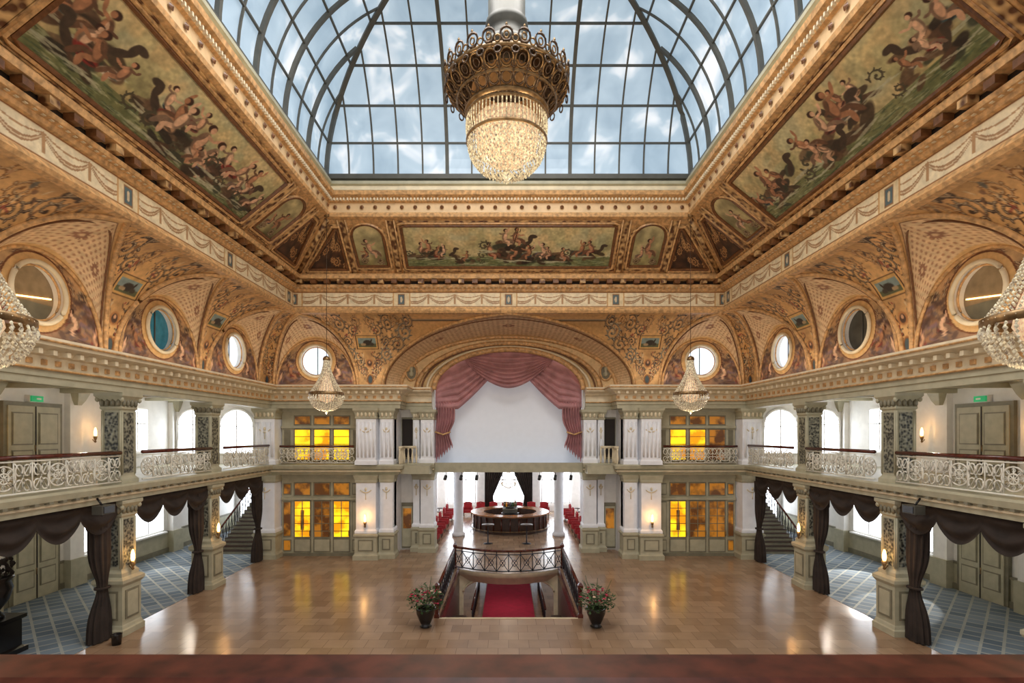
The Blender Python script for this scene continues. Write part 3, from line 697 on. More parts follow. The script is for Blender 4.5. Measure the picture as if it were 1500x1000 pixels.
# ---------------------------------------------------------------- railings
def rail_panel(m,p0,p1,zb_,iron,wood,h=1.0,step=.5):
    p0=np.array(p0,float);p1=np.array(p1,float);L=np.linalg.norm(p1-p0);n=max(1,int(round(L/step)));d=(p1-p0)/L
    def pt(s_,z): q=p0+d*s_; return (q[0],q[1],zb_+z)
    m.tube([pt(0,.1),pt(L,.1)],.03,iron,4); m.tube([pt(0,h-.1),pt(L,h-.1)],.025,iron,4)
    m.tube([pt(0,h),pt(L,h)],.06,wood,6)
    st=L/n
    for i in range(n):
        c0=(i+.5)*st
        if i%3==1:
            for rr in (.3,.13): m.tube([pt(c0+rr*cos(q),.5+rr*sin(q)) for q in np.linspace(0,2*pi,16,endpoint=False)],.024,iron,4,True)
            for q in np.linspace(0,pi,5)[:-1]: m.tube([pt(c0+.3*cos(q),.5+.3*sin(q)),pt(c0-.3*cos(q),.5-.3*sin(q))],.018,iron,3)
            for q in np.linspace(0,2*pi,8,endpoint=False): m.tube([pt(c0+.21*cos(q)+.05*cos(t),.5+.21*sin(q)+.05*sin(t)) for t in np.linspace(0,2*pi,6,endpoint=False)],.014,iron,3,True)
        else:
            for e in (-1,1):
                m.tube([pt(c0+e*.11+.11*e*cos(q),.3+.14*sin(q)*1) for q in np.linspace(0,2*pi,12,endpoint=False)],.022,iron,4,True)
                m.tube([pt(c0+e*.11+.1*e*cos(q),.68+.14*sin(q)) for q in np.linspace(0,2*pi,12,endpoint=False)],.022,iron,4,True)
            m.tube([pt(c0-.22,.12),pt(c0,.5),pt(c0+.22,.12)],.018,iron,3); m.tube([pt(c0-.22,.86),pt(c0,.5),pt(c0+.22,.86)],.018,iron,3)
        if i: m.tube([pt(i*st,.1),pt(i*st,h-.1)],.016,iron,4)
YA=[26.4]+YC
for sx in (-1,1):
    for i in range(len(YA)-1):
        m=MB(); rail_panel(m,(sx*12.2,YA[i]-(.0 if i==0 else .48)),(sx*12.2,YA[i+1]+.48),4.8,IRON,WOODR); m.obj('gallery_balustrade')
    m=MB(); rail_panel(m,(sx*11.75,26.65),(sx*7.95,26.65),4.8,IRON,WOODR,.95,.4); m.obj('gallery_balustrade')
    m=MB()
    for a,b2 in (((sx*5.65,26.9),(sx*5.65,27.9)),((sx*5.6,27.85),(sx*4.95,27.85))):
        rr=np.array(a);d=np.array(b2)-rr;n=max(2,int(np.linalg.norm(d)/.2))
        for j in range(n+1):
            q=rr+d*j/n; m.lathe([(.05,4.82),(.03,4.9),(.07,5.1),(.04,5.35),(.03,5.5),(.06,5.62)],q[0],q[1],CREAM,8)
        m.tube([(a[0],a[1],5.68),(b2[0],b2[1],5.68)],.09,CREAM,4)
    m.obj('stone_balustrade')
# ---------------------------------------------------------------- floors
f=MB(); HX,H0,H1=2.35,18.0,24.7
f.box(-12.6,-HX,-2,44,-.3,0,TILE); f.box(HX,12.6,-2,44,-.3,0,TILE); f.box(-HX,HX,-2,H0,-.3,0,TILE); f.box(-HX,HX,H1,44,-.3,0,TILE)
f.obj('floor')
f=MB(); f.box(-19,-12.6,-2,36,-.3,0.01,CARPETB); f.box(12.6,19,-2,36,-.3,0.01,CARPETB); f.obj('floor_aisle_carpet')
f=MB(); f.box(-6,6,17,42,-2.9,-2.7,TILE); f.box(-HX-.2,-HX,H0,H1,-2.7,-.3,WOODD); f.box(HX,HX+.2,H0,H1,-2.7,-.3,WOODD); f.box(-HX,HX,H0-.2,H0,-2.7,-.3,CREAM)
f.box(-HX-.05,HX+.05,H0-.05,H0+.03,-.32,.02,CREAM)
for q in ((-HX-.06,-HX+.03,H0,H1),(HX-.03,HX+.06,H0,H1)): f.box(*q,-.32,.03,WOODR)
f.obj('floor_lower_lobby')
m=MB(); P=[]
for i in range(41):
    q=pi*i/40; x=2.15*cos(q); z=-1.1+.75*sin(q)
    P.append([(x,H1,z),(x,H1,-.05)]) 
m.grid(P,CREAM,False)
for sx in (-1,1): m.box(*sorted((sx*2.15,sx*2.34)),H1-.02,H1+.1,-2.7,-.31,CREAM)
m.grid([[(2.15*cos(q),H1,-1.1+.75*sin(q)),(2.15*cos(q),H1+1.2,-1.1+.75*sin(q))] for q in np.linspace(0,pi,30)],WHITE)
m.tube([(2.15*cos(q),H1-.04,-1.1+.75*sin(q)) for q in np.linspace(0,pi,30)],.06,CREAM,6)
m.obj('trim_stairwell_arch')
m=MB(); m.box(-1.3,1.3,18.4,37.8,-2.7,-2.67,CARPET_R)
for sx in (-1,1): m.tube([(sx*1.35,18.4,-2.66),(sx*1.35,37.8,-2.66)],.03,BRASS,4)
m.obj('red_carpet_runner')
m=MB(); m.box(-2.2,2.2,38,38.1,-2.7,-.35,DAYB)
for x in (-2.2,-.75,.75,2.2): m.tube([(x,37.96,-2.7),(x,37.96,-.35)],.05,WOODD,4)
m.obj('window_50')
for sx in (-1,1):
    m=MB()
    for j in range(14):
        y=30.5-j*.45
        m.tube([(sx*1.72,y,-2.7),(sx*1.72,y,-1.8)],.03,IROND,5)
        m.tube([(sx*1.72,y,-2.6),(sx*1.72,y-.45,-1.9)],.016,IROND,3)
    m.tube([(sx*1.72,30.5,-1.78),(sx*1.72,24.2,-1.78)],.05,WOODR,6)
    for j in range(7): m.box(*sorted((sx*1.85,sx*2.3)),24.5-j*.3-.3,24.5-j*.3,-2.7,-2.55+j*.17,WOODD)
    m.obj('lobby_staircase')
m=MB()
def sr(p0,p1,h=1.0):
    p0=np.array(p0,float);p1=np.array(p1,float);L=np.linalg.norm(p1-p0);d=(p1-p0)/L; n=max(1,int(round(L/.55)))
    pt=lambda s_,z:(p0[0]+d[0]*s_,p0[1]+d[1]*s_,z)
    m.tube([pt(0,h),pt(L,h)],.055,WOODR,6); m.tube([pt(0,.08),pt(L,.08)],.03,IROND,4); m.tube([pt(0,.85),pt(L,.85)],.025,IROND,4)
    for i in range(n):
        a=i*L/n;b2=(i+1)*L/n;c0=(a+b2)/2
        m.tube([pt(a,.08),pt(b2,.85)],.02,IROND,4); m.tube([pt(b2,.08),pt(a,.85)],.02,IROND,4); m.tube([pt(a,.05),pt(a,1)],.028,IROND,4)
        m.tube([pt(c0+.12*cos(q),.46+.14*sin(q)) for q in np.linspace(0,2*pi,10,endpoint=False)],.018,IROND,3,True)
cur=[(-2.55,H1)]+[(x,H1-.15-.75*(1-(x/2.2)**2)) for x in np.linspace(-2.2,2.2,9)]+[(2.55,H1)]
for a,b2 in zip(cur[:-1],cur[1:]): sr(a,b2)
for sx in (-1,1):
    sr((sx*2.5,H0+.1),(sx*2.55,H1))
    for (x,y) in ((sx*2.5,H0+.1),(sx*2.55,H1)):
        m.sq([(.09,0),(.09,.1),(.06,.14),(.06,1.0),(.09,1.04),(.09,1.12),(.03,1.2)],x,y,WOODR)
m.obj('stairwell_balustrade')
m=MB()
P=[(x,y-.12) for x,y in cur]; n=len(P)
vs=[(x,y,-.0) for x,y in P]+[(x,y+.03,-.2) for x,y in P]+[(x*.98,y+.12,-.26) for x,y in P]+[(x*.95,y+.4,-.6) for x,y in P]
m.add(vs,[(k_*n+i,k_*n+i+1,(k_+1)*n+i+1,(k_+1)*n+i) for k_ in range(3) for i in range(n-1)],CREAM,True)
m.add([(x,y,.012) for x,y in P]+[(2.6,H1+.1,.012),(-2.6,H1+.1,.012)],[tuple(range(n+2))],TILE)
m.obj('floor_landing')
m=MB(); pr=((1.0,5.70),(1.02,5.79),(1.07,5.815),(1.10,5.845),(1.15,5.86),(1.27,5.86),(1.295,5.845),(1.30,5.80),(1.28,5.74),(1.08,5.68))
n=len(pr)
m.add([(x,y,z) for x in (-9,9) for (y,z) in pr],[(i,(i+1)%n,n+(i+1)%n,n+i) for i in range(n)]+[tuple(range(n)),tuple(range(n,2*n))],RAILW,False)
for i in range(90):
    x=-8.9+i*.2; m.lathe([(.05,4.76),(.03,4.85),(.06,5.1),(.03,5.4),(.05,5.6)],x,1.18,IRON,8)
m.box(-9,9,1.1,1.26,5.58,5.72,OLIVE)
m.obj('foreground_balcony_rail')
m=MB(); m.box(-12.0,12.0,-2,1.35,4.25,4.75,OLIVE); m.obj('floor_near_balcony')
# ---------------------------------------------------------------- aisles
def point(x,y,z,p,col,r=.05,name='lamp_light',par=None):
    l=D.lights.new(name,'POINT'); l.energy=p; l.color=lin(col); l.shadow_soft_size=r
    o=link(D.objects.new(name,l)); o.location=(x,y,z)
    if par: o.parent=par
    return o
wi=40
for sx,nm in ((-1,'left'),(1,'right')):
    w=MB(); X=sx*18.5
    w.box(*sorted((X,X+sx*.3)),-2,36,-.0,8.6,WALLW)
    w.box(*sorted((sx*12.7,X)),28.5,28.7,4.2,8.5,WALLW)
    w.box(*sorted((sx*12.9,X)),35.2,35.4,0,8.5,WALLW)
    w.box(*sorted((sx*12.75,sx*12.95)),27.4,35.3,0,8.5,WALLW)
    w.box(*sorted((X,X-sx*.06)),-2,35,0,1.1,OLIVE); w.box(*sorted((X,X-sx*.12)),-2,35,0,.25,OLIVED); w.box(*sorted((X,X-sx*.1)),-2,35,1.05,1.15,OLIVED)
    for y in (18.2,21.9,24.2,28.5):
        w.box(*sorted((X,X-sx*.3)),y-.35,y+.35,0,4.25,WALLW); w.box(*sorted((X,X-sx*.38)),y-.42,y+.42,0,1.15,OLIVE); w.box(*sorted((X,X-sx*.36)),y-.4,y+.4,3.95,4.25,OLIVE)
        w.box(*sorted((X,X-sx*.25)),y-.3,y+.3,4.75,8.3,WALLW); w.sq([(.1,7.6),(.2,7.8),(.3,8.1),(.35,8.3)],X-sx*.3,y,OLIVE)
    w.obj('wall_'+nm)
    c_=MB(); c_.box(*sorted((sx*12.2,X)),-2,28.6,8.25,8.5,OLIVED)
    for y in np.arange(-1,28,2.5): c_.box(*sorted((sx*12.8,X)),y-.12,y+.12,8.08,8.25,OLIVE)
    c_.obj('ceiling_gallery_'+nm)
    for y in (12.8,20.3,25.4):
        for zc,pw in ((8.24,50),(4.29,45)):
            e=link(D.objects.new('added_ceiling_fill',None)); q=MB()  # lamps and their bodies added to brighten the galleries and aisles
            q.lathe([(.16,zc),(.17,zc-.04),(.15,zc-.06)],sx*15.6,y,BRASS,16); q.lathe([(.14,zc-.05),(.13,zc-.1),(.08,zc-.14),(0,zc-.15)],sx*15.6,y,BULB,16,cap=False); q.obj('fill_lamp_body',e)
            point(sx*15.6,y,zc-.4,pw,(255,240,220),.06,'ceiling_fill_light',e)
    def door2(y0,y1,z0_,z1_,k):
        d=MB(); d.box(*sorted((X,X-sx*.14)),y0-.14,y1+.14,z0_,z1_+.16,OLIVED); d.box(*sorted((X-sx*.14,X-sx*.18)),y0,y1,z0_,z1_,OLIVE)
        ym=(y0+y1)/2
        d.box(*sorted((X-sx*.18,X-sx*.2)),ym-.02,ym+.02,z0_,z1_,DARK)
        for a,b2 in ((y0+.12,ym-.12),(ym+.12,y1-.12)):
            for p,q in ((.15,.4),(.45,.93)):
                zz0=z0_+(z1_-z0_)*p; zz1=z0_+(z1_-z0_)*q-.05
                d.box(*sorted((X-sx*.18,X-sx*.2)),a,b2,zz0,zz1,OLIVED); d.box(*sorted((X-sx*.2,X-sx*.215)),a+.05,b2-.05,zz0+.05,zz1-.05,OLIVE)
        d.tube([(X-sx*.26,ym-.1,z0_+.95),(X-sx*.26,ym-.1,z0_+1.2)],.02,BRASS,6)
        d.obj('door_%d'%k)
    o=0 if sx<0 else 4
    door2(19.0,21.2,4.76,7.45,3+o); door2(19.2,21.1,.02,3.0,4+o); door2(15.6,17.6,.02,3.0,5+o)
    def win(y0,y1,z0_,z1_,g,arch=False):
        global wi
        d=MB()
        d.box(*sorted((X,X-sx*.1)),y0-.12,y1+.12,z0_-.12,z1_+.12,WALLW); d.box(*sorted((X-sx*.1,X-sx*.13)),y0,y1,z0_,z1_,g)
        d.box(*sorted((X-sx*.13,X-sx*.17)),(y0+y1)/2-.04,(y0+y1)/2+.04,z0_,z1_,WALLW); d.box(*sorted((X-sx*.13,X-sx*.17)),y0,y1,z0_+(z1_-z0_)*.65-.03,z0_+(z1_-z0_)*.65+.03,WALLW)
        d.box(*sorted((X,X-sx*.25)),y0-.18,y1+.18,z0_-.2,z0_-.12,WALLW)
        d.obj('window_%d'%wi); wi+=1
    win(24.9,26.4,5.6,7.6,DAY); win(12.5,14.5,5.6,7.6,DAY); win(22.5,23.6,1.3,3.6,DAY); win(25.2,27.6,1.3,3.7,DAY); win(12,14,1.2,3.6,DAY)
    def awin(xc,y,hw,z0_,zs,g):
        global wi
        d=MB(); pts=[(xc-hw,z0_),(xc+hw,z0_)]+[(xc+hw*cos(q),zs+hw*sin(q)) for q in np.linspace(0,pi,20)]
        d.add([(x,y-.05,z) for x,z in pts],[tuple(range(len(pts)))],g)
        d.tube([(x,y-.07,z) for x,z in pts],.08,WALLW,6,True)
        d.tube([(xc,y-.07,z0_),(xc,y-.07,zs+hw)],.035,WALLW,4); d.tube([(xc-hw,y-.07,zs),(xc+hw,y-.07,zs)],.035,WALLW,4)
        d.obj('window_%d'%wi); wi+=1
    awin(sx*17.3,28.5,.85,5.3,6.9,DAY); awin(sx*14.9,28.5,.95,5.3,6.8,DAY)
    awin(sx*17.2,35.2,1.0,.8,3.6,DAY); awin(sx*14.2,35.2,1.1,3.6,6.2,DAY)
    st=MB()
    for j in range(24):
        y=27.6+j*.3; st.box(*sorted((sx*13.0,sx*15.6)),y,y+.3,j*.172,(j+1)*.172,OLIVED); st.box(*sorted((sx*13.0,sx*15.6)),y-.03,y+.3,(j+1)*.172-.03,(j+1)*.172+.01,WOODD)
        st.tube([(sx*15.6,y+.15,(j+1)*.172),(sx*15.6,y+.15,(j+1)*.172+.85)],.022,IROND,4); 
        st.tube([(sx*15.6,y+.15,(j+1)*.172+.1),(sx*15.6,y+.45,(j+1)*.172+.85)],.014,IROND,3)
    st.tube([(sx*15.6,27.6,1.0),(sx*15.6,34.8,5.1)],.05,WOODR,6)
    st.sq([(.11,0),(.11,.1),(.07,.15),(.07,1.0),(.1,1.05),(.1,1.15)],sx*15.6,27.5,WOODR)
    st.obj('aisle_staircase')
    for yc in [26.3]+YC[:4]:
        d=MB(); y=yc-.8 if yc<26 else yc-.3; X2=sx*12.62; P=[]
        for z in np.linspace(.03,4.0,50):
            t=z/3.9; wd=.46 if t>.9 else .46-.24*math.exp(-((t-.42)/.16)**2)-.05*t
            row=[]
            for q in np.linspace(0,2*pi,91):
                rr=wd*(1+.13*sin(11*q+.5*sin(z))); row.append((X2+.45*rr*cos(q)+ (0),y+rr*sin(q)*.85+.12*math.exp(-((t-.42)/.2)**2),z))
            P.append(row)
        d.grid(P,DRAPE); d.tube([(X2+.15*cos(q),y+.12+.22*sin(q),1.62) for q in np.linspace(0,2*pi,16,endpoint=False)],.045,DRAPE,5,True)
        d.obj('velvet_drape')
    edges=[26.4]+YC
    for a,b2 in zip(edges[:-1],edges[1:]):
        d=MB(); P=[]; y0,y1=b2+.4,a-.4
        for i in range(121):
            u=i/120; s3=(u*3)%1 if u<1 else 1.; zb_=3.85-.5*sin(pi*s3)**.8; row=[]
            for j in range(25):
                v=j/24; z=4.28+(zb_-4.28)*v; row.append((sx*(12.4-.03-.07*sin(v*4*pi)*sin(pi*s3)),y0+(y1-y0)*u,z))
            P.append(row)
        d.grid(P,DRAPE); d.obj('swag_valance')
# ---------------------------------------------------------------- sconces, signs
def sconce(x,y,z,dx,dy,p=14):
    e=link(D.objects.new('wall_sconce',None))
    m=MB(); m.lathe([(.0,z-.3),(.05,z-.26),(.03,z-.2),(.06,z-.12),(.08,z-.02)],x+dx*.12,y+dy*.12,BRASS,10)
    m.tube([(x,y,z-.15),(x+dx*.08,y+dy*.08,z-.25),(x+dx*.12,y+dy*.12,z-.15)],.02,BRASS,5)
    m.obj('bracket',e)
    m=MB(); m.lathe([(.04,z),(.06,z+.08),(.06,z+.2),(.03,z+.34),(.0,z+.38)],x+dx*.12,y+dy*.12,BULB,10,cap=False); m.obj('shade',e)
    point(x+dx*.4,y+dy*.4,z+.3,p,(255,185,105),.04,'sconce_light',e)
for sx in (-1,1):
    sconce(sx*7.25,26.3,1.95,0,-1); sconce(sx*12.25,16.75,2.3,-sx,0); sconce(sx*12.25,21.7,2.3,-sx,0); sconce(sx*18.2,22.7,6.3,-sx,0)
    sconce(sx*18.2,17.9,6.3,-sx,0)
    for (y,z) in ((20.1,7.75),(20.15,3.35)):
        m=MB(); m.box(*sorted((sx*18.3,sx*18.24)),y-.25,y+.25,z-.11,z+.11,GREEN); m.box(*sorted((sx*18.5,sx*18.3)),y-.27,y+.27,z-.13,z+.13,WALLW)
        m.box(*sorted((sx*18.24,sx*18.23)),y-.05,y+.15,z-.03,z+.03,WALLW)
        m.obj('exit_sign')
    m=MB(); m.box(*sorted((sx*11.75,sx*12.05)),15.0,15.5,4.05,4.3,STEELP); m.box(*sorted((sx*11.73,sx*11.75)),15.05,15.45,4.08,4.27,BLACK); m.tube([(sx*11.95,15.25,4.3),(sx*12.1,15.25,4.5)],.03,BLACK); m.obj('loudspeaker')
# ---------------------------------------------------------------- chandeliers
core=mat('lit_crystal_core',(226,196,166),.4,em=.45,emc=(255,205,160),var=.5,scale=15)
def small_ch(x,y,pw):
    e=link(D.objects.new('crystal_chandelier',None)); m=MB(); zt=9.7
    m.tube([(x,y,zt),(x,y,15.75)],.012,BRASSD,4); m.lathe([(.03,zt),(.12,zt-.05),(.16,zt-.15),(.14,zt-.2)],x,y,BRASS,14)
    m.lathe([(.7,8.02),(.72,8.05),(.72,8.14),(.69,8.16)],x,y,BRASS,32,cap=False); m.lathe([(.12,15.7),(.1,15.6),(.02,15.55)],x,y,BRASS,12); m.obj('frame',e)
    m=MB(); nS=34
    for i in range(nS):
        q=2*pi*i/nS
        for j in range(24):
            t=j/23; r=.12+.58*t**1.8; m.bead(x+r*cos(q),y+r*sin(q),9.5-1.4*t,.028,CRYS,.034)
        for j in range(14):
            t=j/13; a=t*pi/2; r=.7*cos(a)**.8; m.bead(x+r*cos(q),y+r*sin(q),8.0-.62*sin(a),.032,CRYS,.04)
        m.bead(x+.72*cos(q),y+.72*sin(q),7.93,.03,CRYS,.08)
    m.lathe([(.05,7.4),(.09,7.33),(.0,7.22)],x,y,CRYS,8); m.obj('crystals',e)
    m=MB(); m.lathe([(0,7.7),(.25,7.8),(.35,8.0),(.3,8.3),(.15,8.7),(.05,9.2)],x,y,core,16); m.obj('lamp_core',e)
    point(x,y,7.1,pw,(255,222,185),.12,'chandelier_light',e)
for sx in (-1,1): small_ch(sx*7.72,22.0,40); small_ch(sx*7.85,7.6,22)
e=link(D.objects.new('grand_chandelier',None)); cx,cy=-.05,14.
m=MB(); m.lathe([(.5,22.6),(.5,17.5),(.56,17.45),(.58,17.3),(.5,17.2),(.5,16.9),(.6,16.85),(.62,16.7),(.5,16.6),(.45,16.3)],cx,cy,STEELP,32); 
for z in (18.6,20): m.lathe([(.5,z-.06),(.55,z-.04),(.55,z+.04),(.5,z+.06)],cx,cy,STEELP,32,cap=False)
m.obj('chimney_pipe',e)
m=MB()
m.lathe([(.48,16.55),(.7,16.2),(1.0,15.98),(1.25,15.9),(1.5,15.86)],cx,cy,BRASSD,48,cap=False)
m.lathe([(1.5,15.86),(1.6,15.8),(1.66,15.72),(1.64,15.66),(1.56,15.66)],cx,cy,BRASS,48,cap=False)
m.lathe([(1.32,15.35),(1.36,15.32),(1.32,15.27)],cx,cy,BRASS,48,cap=False)
m.lathe([(1.08,15.1),(1.13,15.07),(1.13,14.98),(1.08,14.94)],cx,cy,BRASS,48,cap=False)
nC=24
def loop(q,rr,z,s_,h_,r_,mt,slope):
    P=[]
    for t in np.linspace(0,2*pi,12,endpoint=False):
        a=q+s_*cos(t)/rr; zz=z+h_*sin(t); r2=rr+(zz-z)*slope; P.append((cx+r2*cos(a),cy+r2*sin(a),zz))
    m.tube(P,r_,mt,4,True)
for i in range(nC):
    q=2*pi*i/nC; q2=q+pi/nC
    loop(q,1.48,15.5,.17,.14,.03,BRASS,.95); loop(q,1.48,15.5,.08,.07,.022,BRASSD,.95)
    loop(q2,1.5,15.62,.07,.05,.022,BRASSD,.85); loop(q2,1.4,15.4,.07,.05,.022,BRASSD,.85)
    loop(q,1.22,15.2,.13,.1,.026,BRASSD,.95); loop(q2,1.22,15.2,.06,.06,.02,BRASS,.95)
    m.tube([(cx+r*cos(q2),cy+r*sin(q2),z) for r,z in ((1.62,15.66),(1.48,15.5),(1.34,15.32),(1.1,15.02))],.022,BRASSD,4)
    loop(q,1.66,15.92,.15,.16,.03,BRASSD,.1); loop(q,1.66,15.9,.06,.08,.022,BRASS,.1); loop(q2,1.66,15.82,.07,.08,.022,BRASS,.1)
    m.lathe([(.0,16.2),(.035,16.14),(.02,16.07)],cx+1.67*cos(q),cy+1.67*sin(q),BRASS,6)
    loop(q2,1.66,15.56,.09,.09,.022,BRASSD,-.1)
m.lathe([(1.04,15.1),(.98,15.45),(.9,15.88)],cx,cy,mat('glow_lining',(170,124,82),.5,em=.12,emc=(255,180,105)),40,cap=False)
m.obj('bronze_crown',e)
m=MB(); nS=64
for i in range(nS):
    q=2*pi*i/nS
    for j in range(38):
        t=j/37; z=15.02-.77*t; r=1.04+.05*sin(t*pi); m.bead(cx+r*cos(q),cy+r*sin(q),z,.026,CRYS,.018)
for k_ in range(9):
    t=k_/8; ang=t*pi/2*.93; r0=1.04*cos(ang)**.75; z=14.2-.78*sin(ang)
    nn=max(6,int(r0*52))
    for i in range(nn):
        q=2*pi*(i+.5*(k_%2))/nn; m.bead(cx+r0*cos(q),cy+r0*sin(q),z,.036,CRYS,.06)
        m.bead(cx+(r0-.05)*cos(q+.06),cy+(r0-.05)*sin(q+.06),z-.07,.026,CRYS,.05)
m.lathe([(.12,13.45),(.15,13.35),(.1,13.27),(.04,13.2),(.0,13.1)],cx,cy,CRYS,10)
m.obj('crystal_strings',e)
m=MB(); m.lathe([(0,13.6),(.5,13.75),(.78,14.0),(.85,14.4),(.85,14.8),(.6,14.9)],cx,cy,core,28); m.obj('lamp_core',e)
m=MB(); m.lathe([(1.08,14.2),(1.1,14.23),(1.1,14.28),(1.08,14.3)],cx,cy,BRASS,40,cap=False)
m.lathe([(1.08,14.82),(1.11,14.85),(1.11,14.9),(1.08,14.93)],cx,cy,BRASS,40,cap=False); m.obj('gilt_band',e)
for q in range(4): point(cx+2.6*cos(q*pi/2+pi/4),cy+2.6*sin(q*pi/2+pi/4),13.0,185,(255,232,200),.03,'chandelier_light',e)
# ---------------------------------------------------------------- planters & urn
def planter(x,y):
    e=link(D.objects.new('flower_planter',None)); m=MB()
    m.lathe([(.16,0),(.2,.03),(.14,.08),(.22,.25),(.3,.45),(.32,.6),(.34,.63),(.28,.63),(.25,.55)],x,y,BLACK,20); m.obj('urn',e)
    m=MB()
    for i in range(560):
        a=random.uniform(0,2*pi); r=.58*sqrt(random.random()); z=.7+random.uniform(-.2,.75)*(1-r)+.05; L=random.uniform(.06,.16)
        px,py=x+r*cos(a),y+r*sin(a); b2=random.uniform(0,2*pi); tl=random.uniform(-.5,.8)
        d=(cos(b2)*L,sin(b2)*L,tl*L); w_=(-sin(b2)*L*.3,cos(b2)*L*.3,0)
        m.add([(px,py,z),(px+d[0]*.5+w_[0],py+d[1]*.5+w_[1],z+d[2]*.5),(px+d[0],py+d[1],z+d[2]),(px+d[0]*.5-w_[0],py+d[1]*.5-w_[1],z+d[2]*.5)],[(0,1,2,3)],LEAF)
    for i in range(10):
        a=random.uniform(0,2*pi); m.tube([(x,y,.6),(x+.3*cos(a),y+.3*sin(a),1.1),(x+.5*cos(a),y+.5*sin(a),random.uniform(1.2,1.6))],.01,LEAF,3)
    m.obj('leaves',e); m=MB()
    for i in range(34):
        a=random.uniform(0,2*pi); r=.52*sqrt(random.random()); z=.85+random.uniform(-.1,.55)*(1-r*.8)
        mt=random.choice([FLW,FLW,FLW,FLW2]); px,py=x+r*cos(a),y+r*sin(a)
        for k_ in range(5):
            q=k_*2*pi/5; m.bead(px+.03*cos(q),py+.03*sin(q),z,.03,mt,.02)
        m.bead(px,py,z+.01,.02,mt)
    m.obj('flowers',e)
planter(-2.75,17.2); planter(2.9,17.2)
m=MB(); X,Y=-14.75,14.9
m.sq([(.5,0),(.5,.15),(.4,.2),(.4,.95),(.48,1.0),(.48,1.1)],X,Y,BLACK); m.lathe([(.2,1.1),(.22,1.15),(.1,1.3),(.3,1.6),(.4,1.95),(.34,2.15),(.42,2.25),(.4,2.3)],X,Y,BLACK,20)
for i in range(120):
    a=random.uniform(0,2*pi); r=.4*sqrt(random.random()); z=2.3+random.uniform(0,.5); m.bead(X+r*cos(a),Y+r*sin(a),z,.06,DRAPE,.08)
m.obj('black_urn_on_pedestal')
m=MB(); m.lathe([(.12,0),(.14,.3),(.15,.32),(.13,.32),(.11,.05)],-11.9,15.75,BLACK,16); m.obj('waste_bin')
# ---------------------------------------------------------------- bar room
br=MB()
br.box(-9.2,-9,29,43,0,4.6,WALLW); br.box(9,9.2,29,43,0,4.6,WALLW); br.box(-9,9,43,43.2,0,4.6,WALLW); br.box(-9,9,28.9,43,4.4,4.6,WALLW)
br.obj('wall_bar_room')
for k_,x in enumerate((-7.2,-3.9,0,3.9,7.2)):
    m=MB(); hw=1.15 if k_!=2 else 1.6
    m.box(x-hw,x+hw,42.9,42.98,.7,4.2,DAY); 
    for q in (-1,-.33,.33,1): m.tube([(x+q*hw,42.86,.7),(x+q*hw,42.86,4.2)],.05,WALLW,4)
    for z in (.7,2.6,4.2): m.tube([(x-hw,42.86,z),(x+hw,42.86,z)],.05,WALLW,4)
    m.obj('window_%d'%(60+k_))
for sx in (-1,1):
    for y in (31,34,37,40):
        m=MB(); m.box(*sorted((sx*9,sx*8.94)),y-.9,y+.9,.8,3.8,DAY); m.tube([(sx*8.9,y,.8),(sx*8.9,y,3.8)],.05,WALLW,4); m.tube([(sx*8.9,y-.9,2.6),(sx*8.9,y+.9,2.6)],.05,WALLW,4); m.obj('window_%d'%(70+y+(0 if sx<0 else 20)))
    for x,y in ((sx*3.15,32.6),(sx*5.35,36.7)):
        m=MB()
        m.lathe([(.4,0),(.4,.15),(.33,.22),(.3,.3),(.3,3.9),(.36,4.0),(.4,4.2),(.4,4.4)],x,y,WHITE,24); m.obj('bar_column')
    d=MB(); P=[]
    for i in range(81):
        u=i/80; row=[]
        for z in np.linspace(.1,4.3,30):
            inner=.06+1.2*min(1,((4.3-z)/3.0))**1.1 if z>1.3 else 1.26-.12*sin((1.3-z)*1.2)
            x=sx*(inner+(1.95-inner)*u); row.append((x,42.3+.07*sin(u*8*2*pi),z))
        P.append(row)
    d.grid(P,DRAPE); d.obj('velvet_drape')
m=MB(); bx,by=0.1,35.2
BT=mat('bar_top',(150,100,62),.25,var=.15)
m.lathe([(1.0,0),(1.0,.12),(.95,.14),(.95,.98),(.99,1.0),(.99,1.02)],bx,by,WOODD,28,False,sx=2.55,sy=2.55,cap=False)
m.lathe([(.72,0),(.72,1.1)],bx,by,WOODD,28,False,sx=2.55,sy=2.55,cap=False)
m.lathe([(1.04,1.1),(1.04,1.16),(.7,1.16),(.7,1.1),(1.04,1.1)],bx,by,BT,28,False,sx=2.55,sy=2.55,cap=False)
m.lathe([(.97,1.0),(.97,1.1)],bx,by,GOLDD,28,False,sx=2.55,sy=2.55,cap=False)
for i in range(28):
    q=2*pi*i/28; x,y=bx+2.47*cos(q),by+2.47*sin(q); m.tube([(x,y,.1),(x,y,1.0)],.04,WOODR,5)
    m.tube([(bx+2.7*cos(q),by+2.7*sin(q),.22),(bx+2.7*cos(q+.225),by+2.7*sin(q+.225),.22)],.025,BRASS,5)
m.lathe([(.6,0),(.6,1.0),(.62,1.05),(.3,1.1),(.3,1.5),(.1,1.55)],bx,by,BLACK,20)
m.sq([(.5,1.1),(.5,1.35),(.45,1.38)],bx,by-.1,STEELP)
m.obj('oval_bar_counter')
m=MB()
for i in range(26):
    q=2*pi*i/26; m.lathe([(.04,1.5),(.045,1.7),(.015,1.78),(.015,1.86)],bx+.42*cos(q),by+.42*sin(q),random.choice([BLACK,AMBERD,LEAF,GOLDD]),8)
m.lathe([(.5,1.46),(.5,1.5)],bx,by,STEELP,20); m.obj('liquor_bottles')
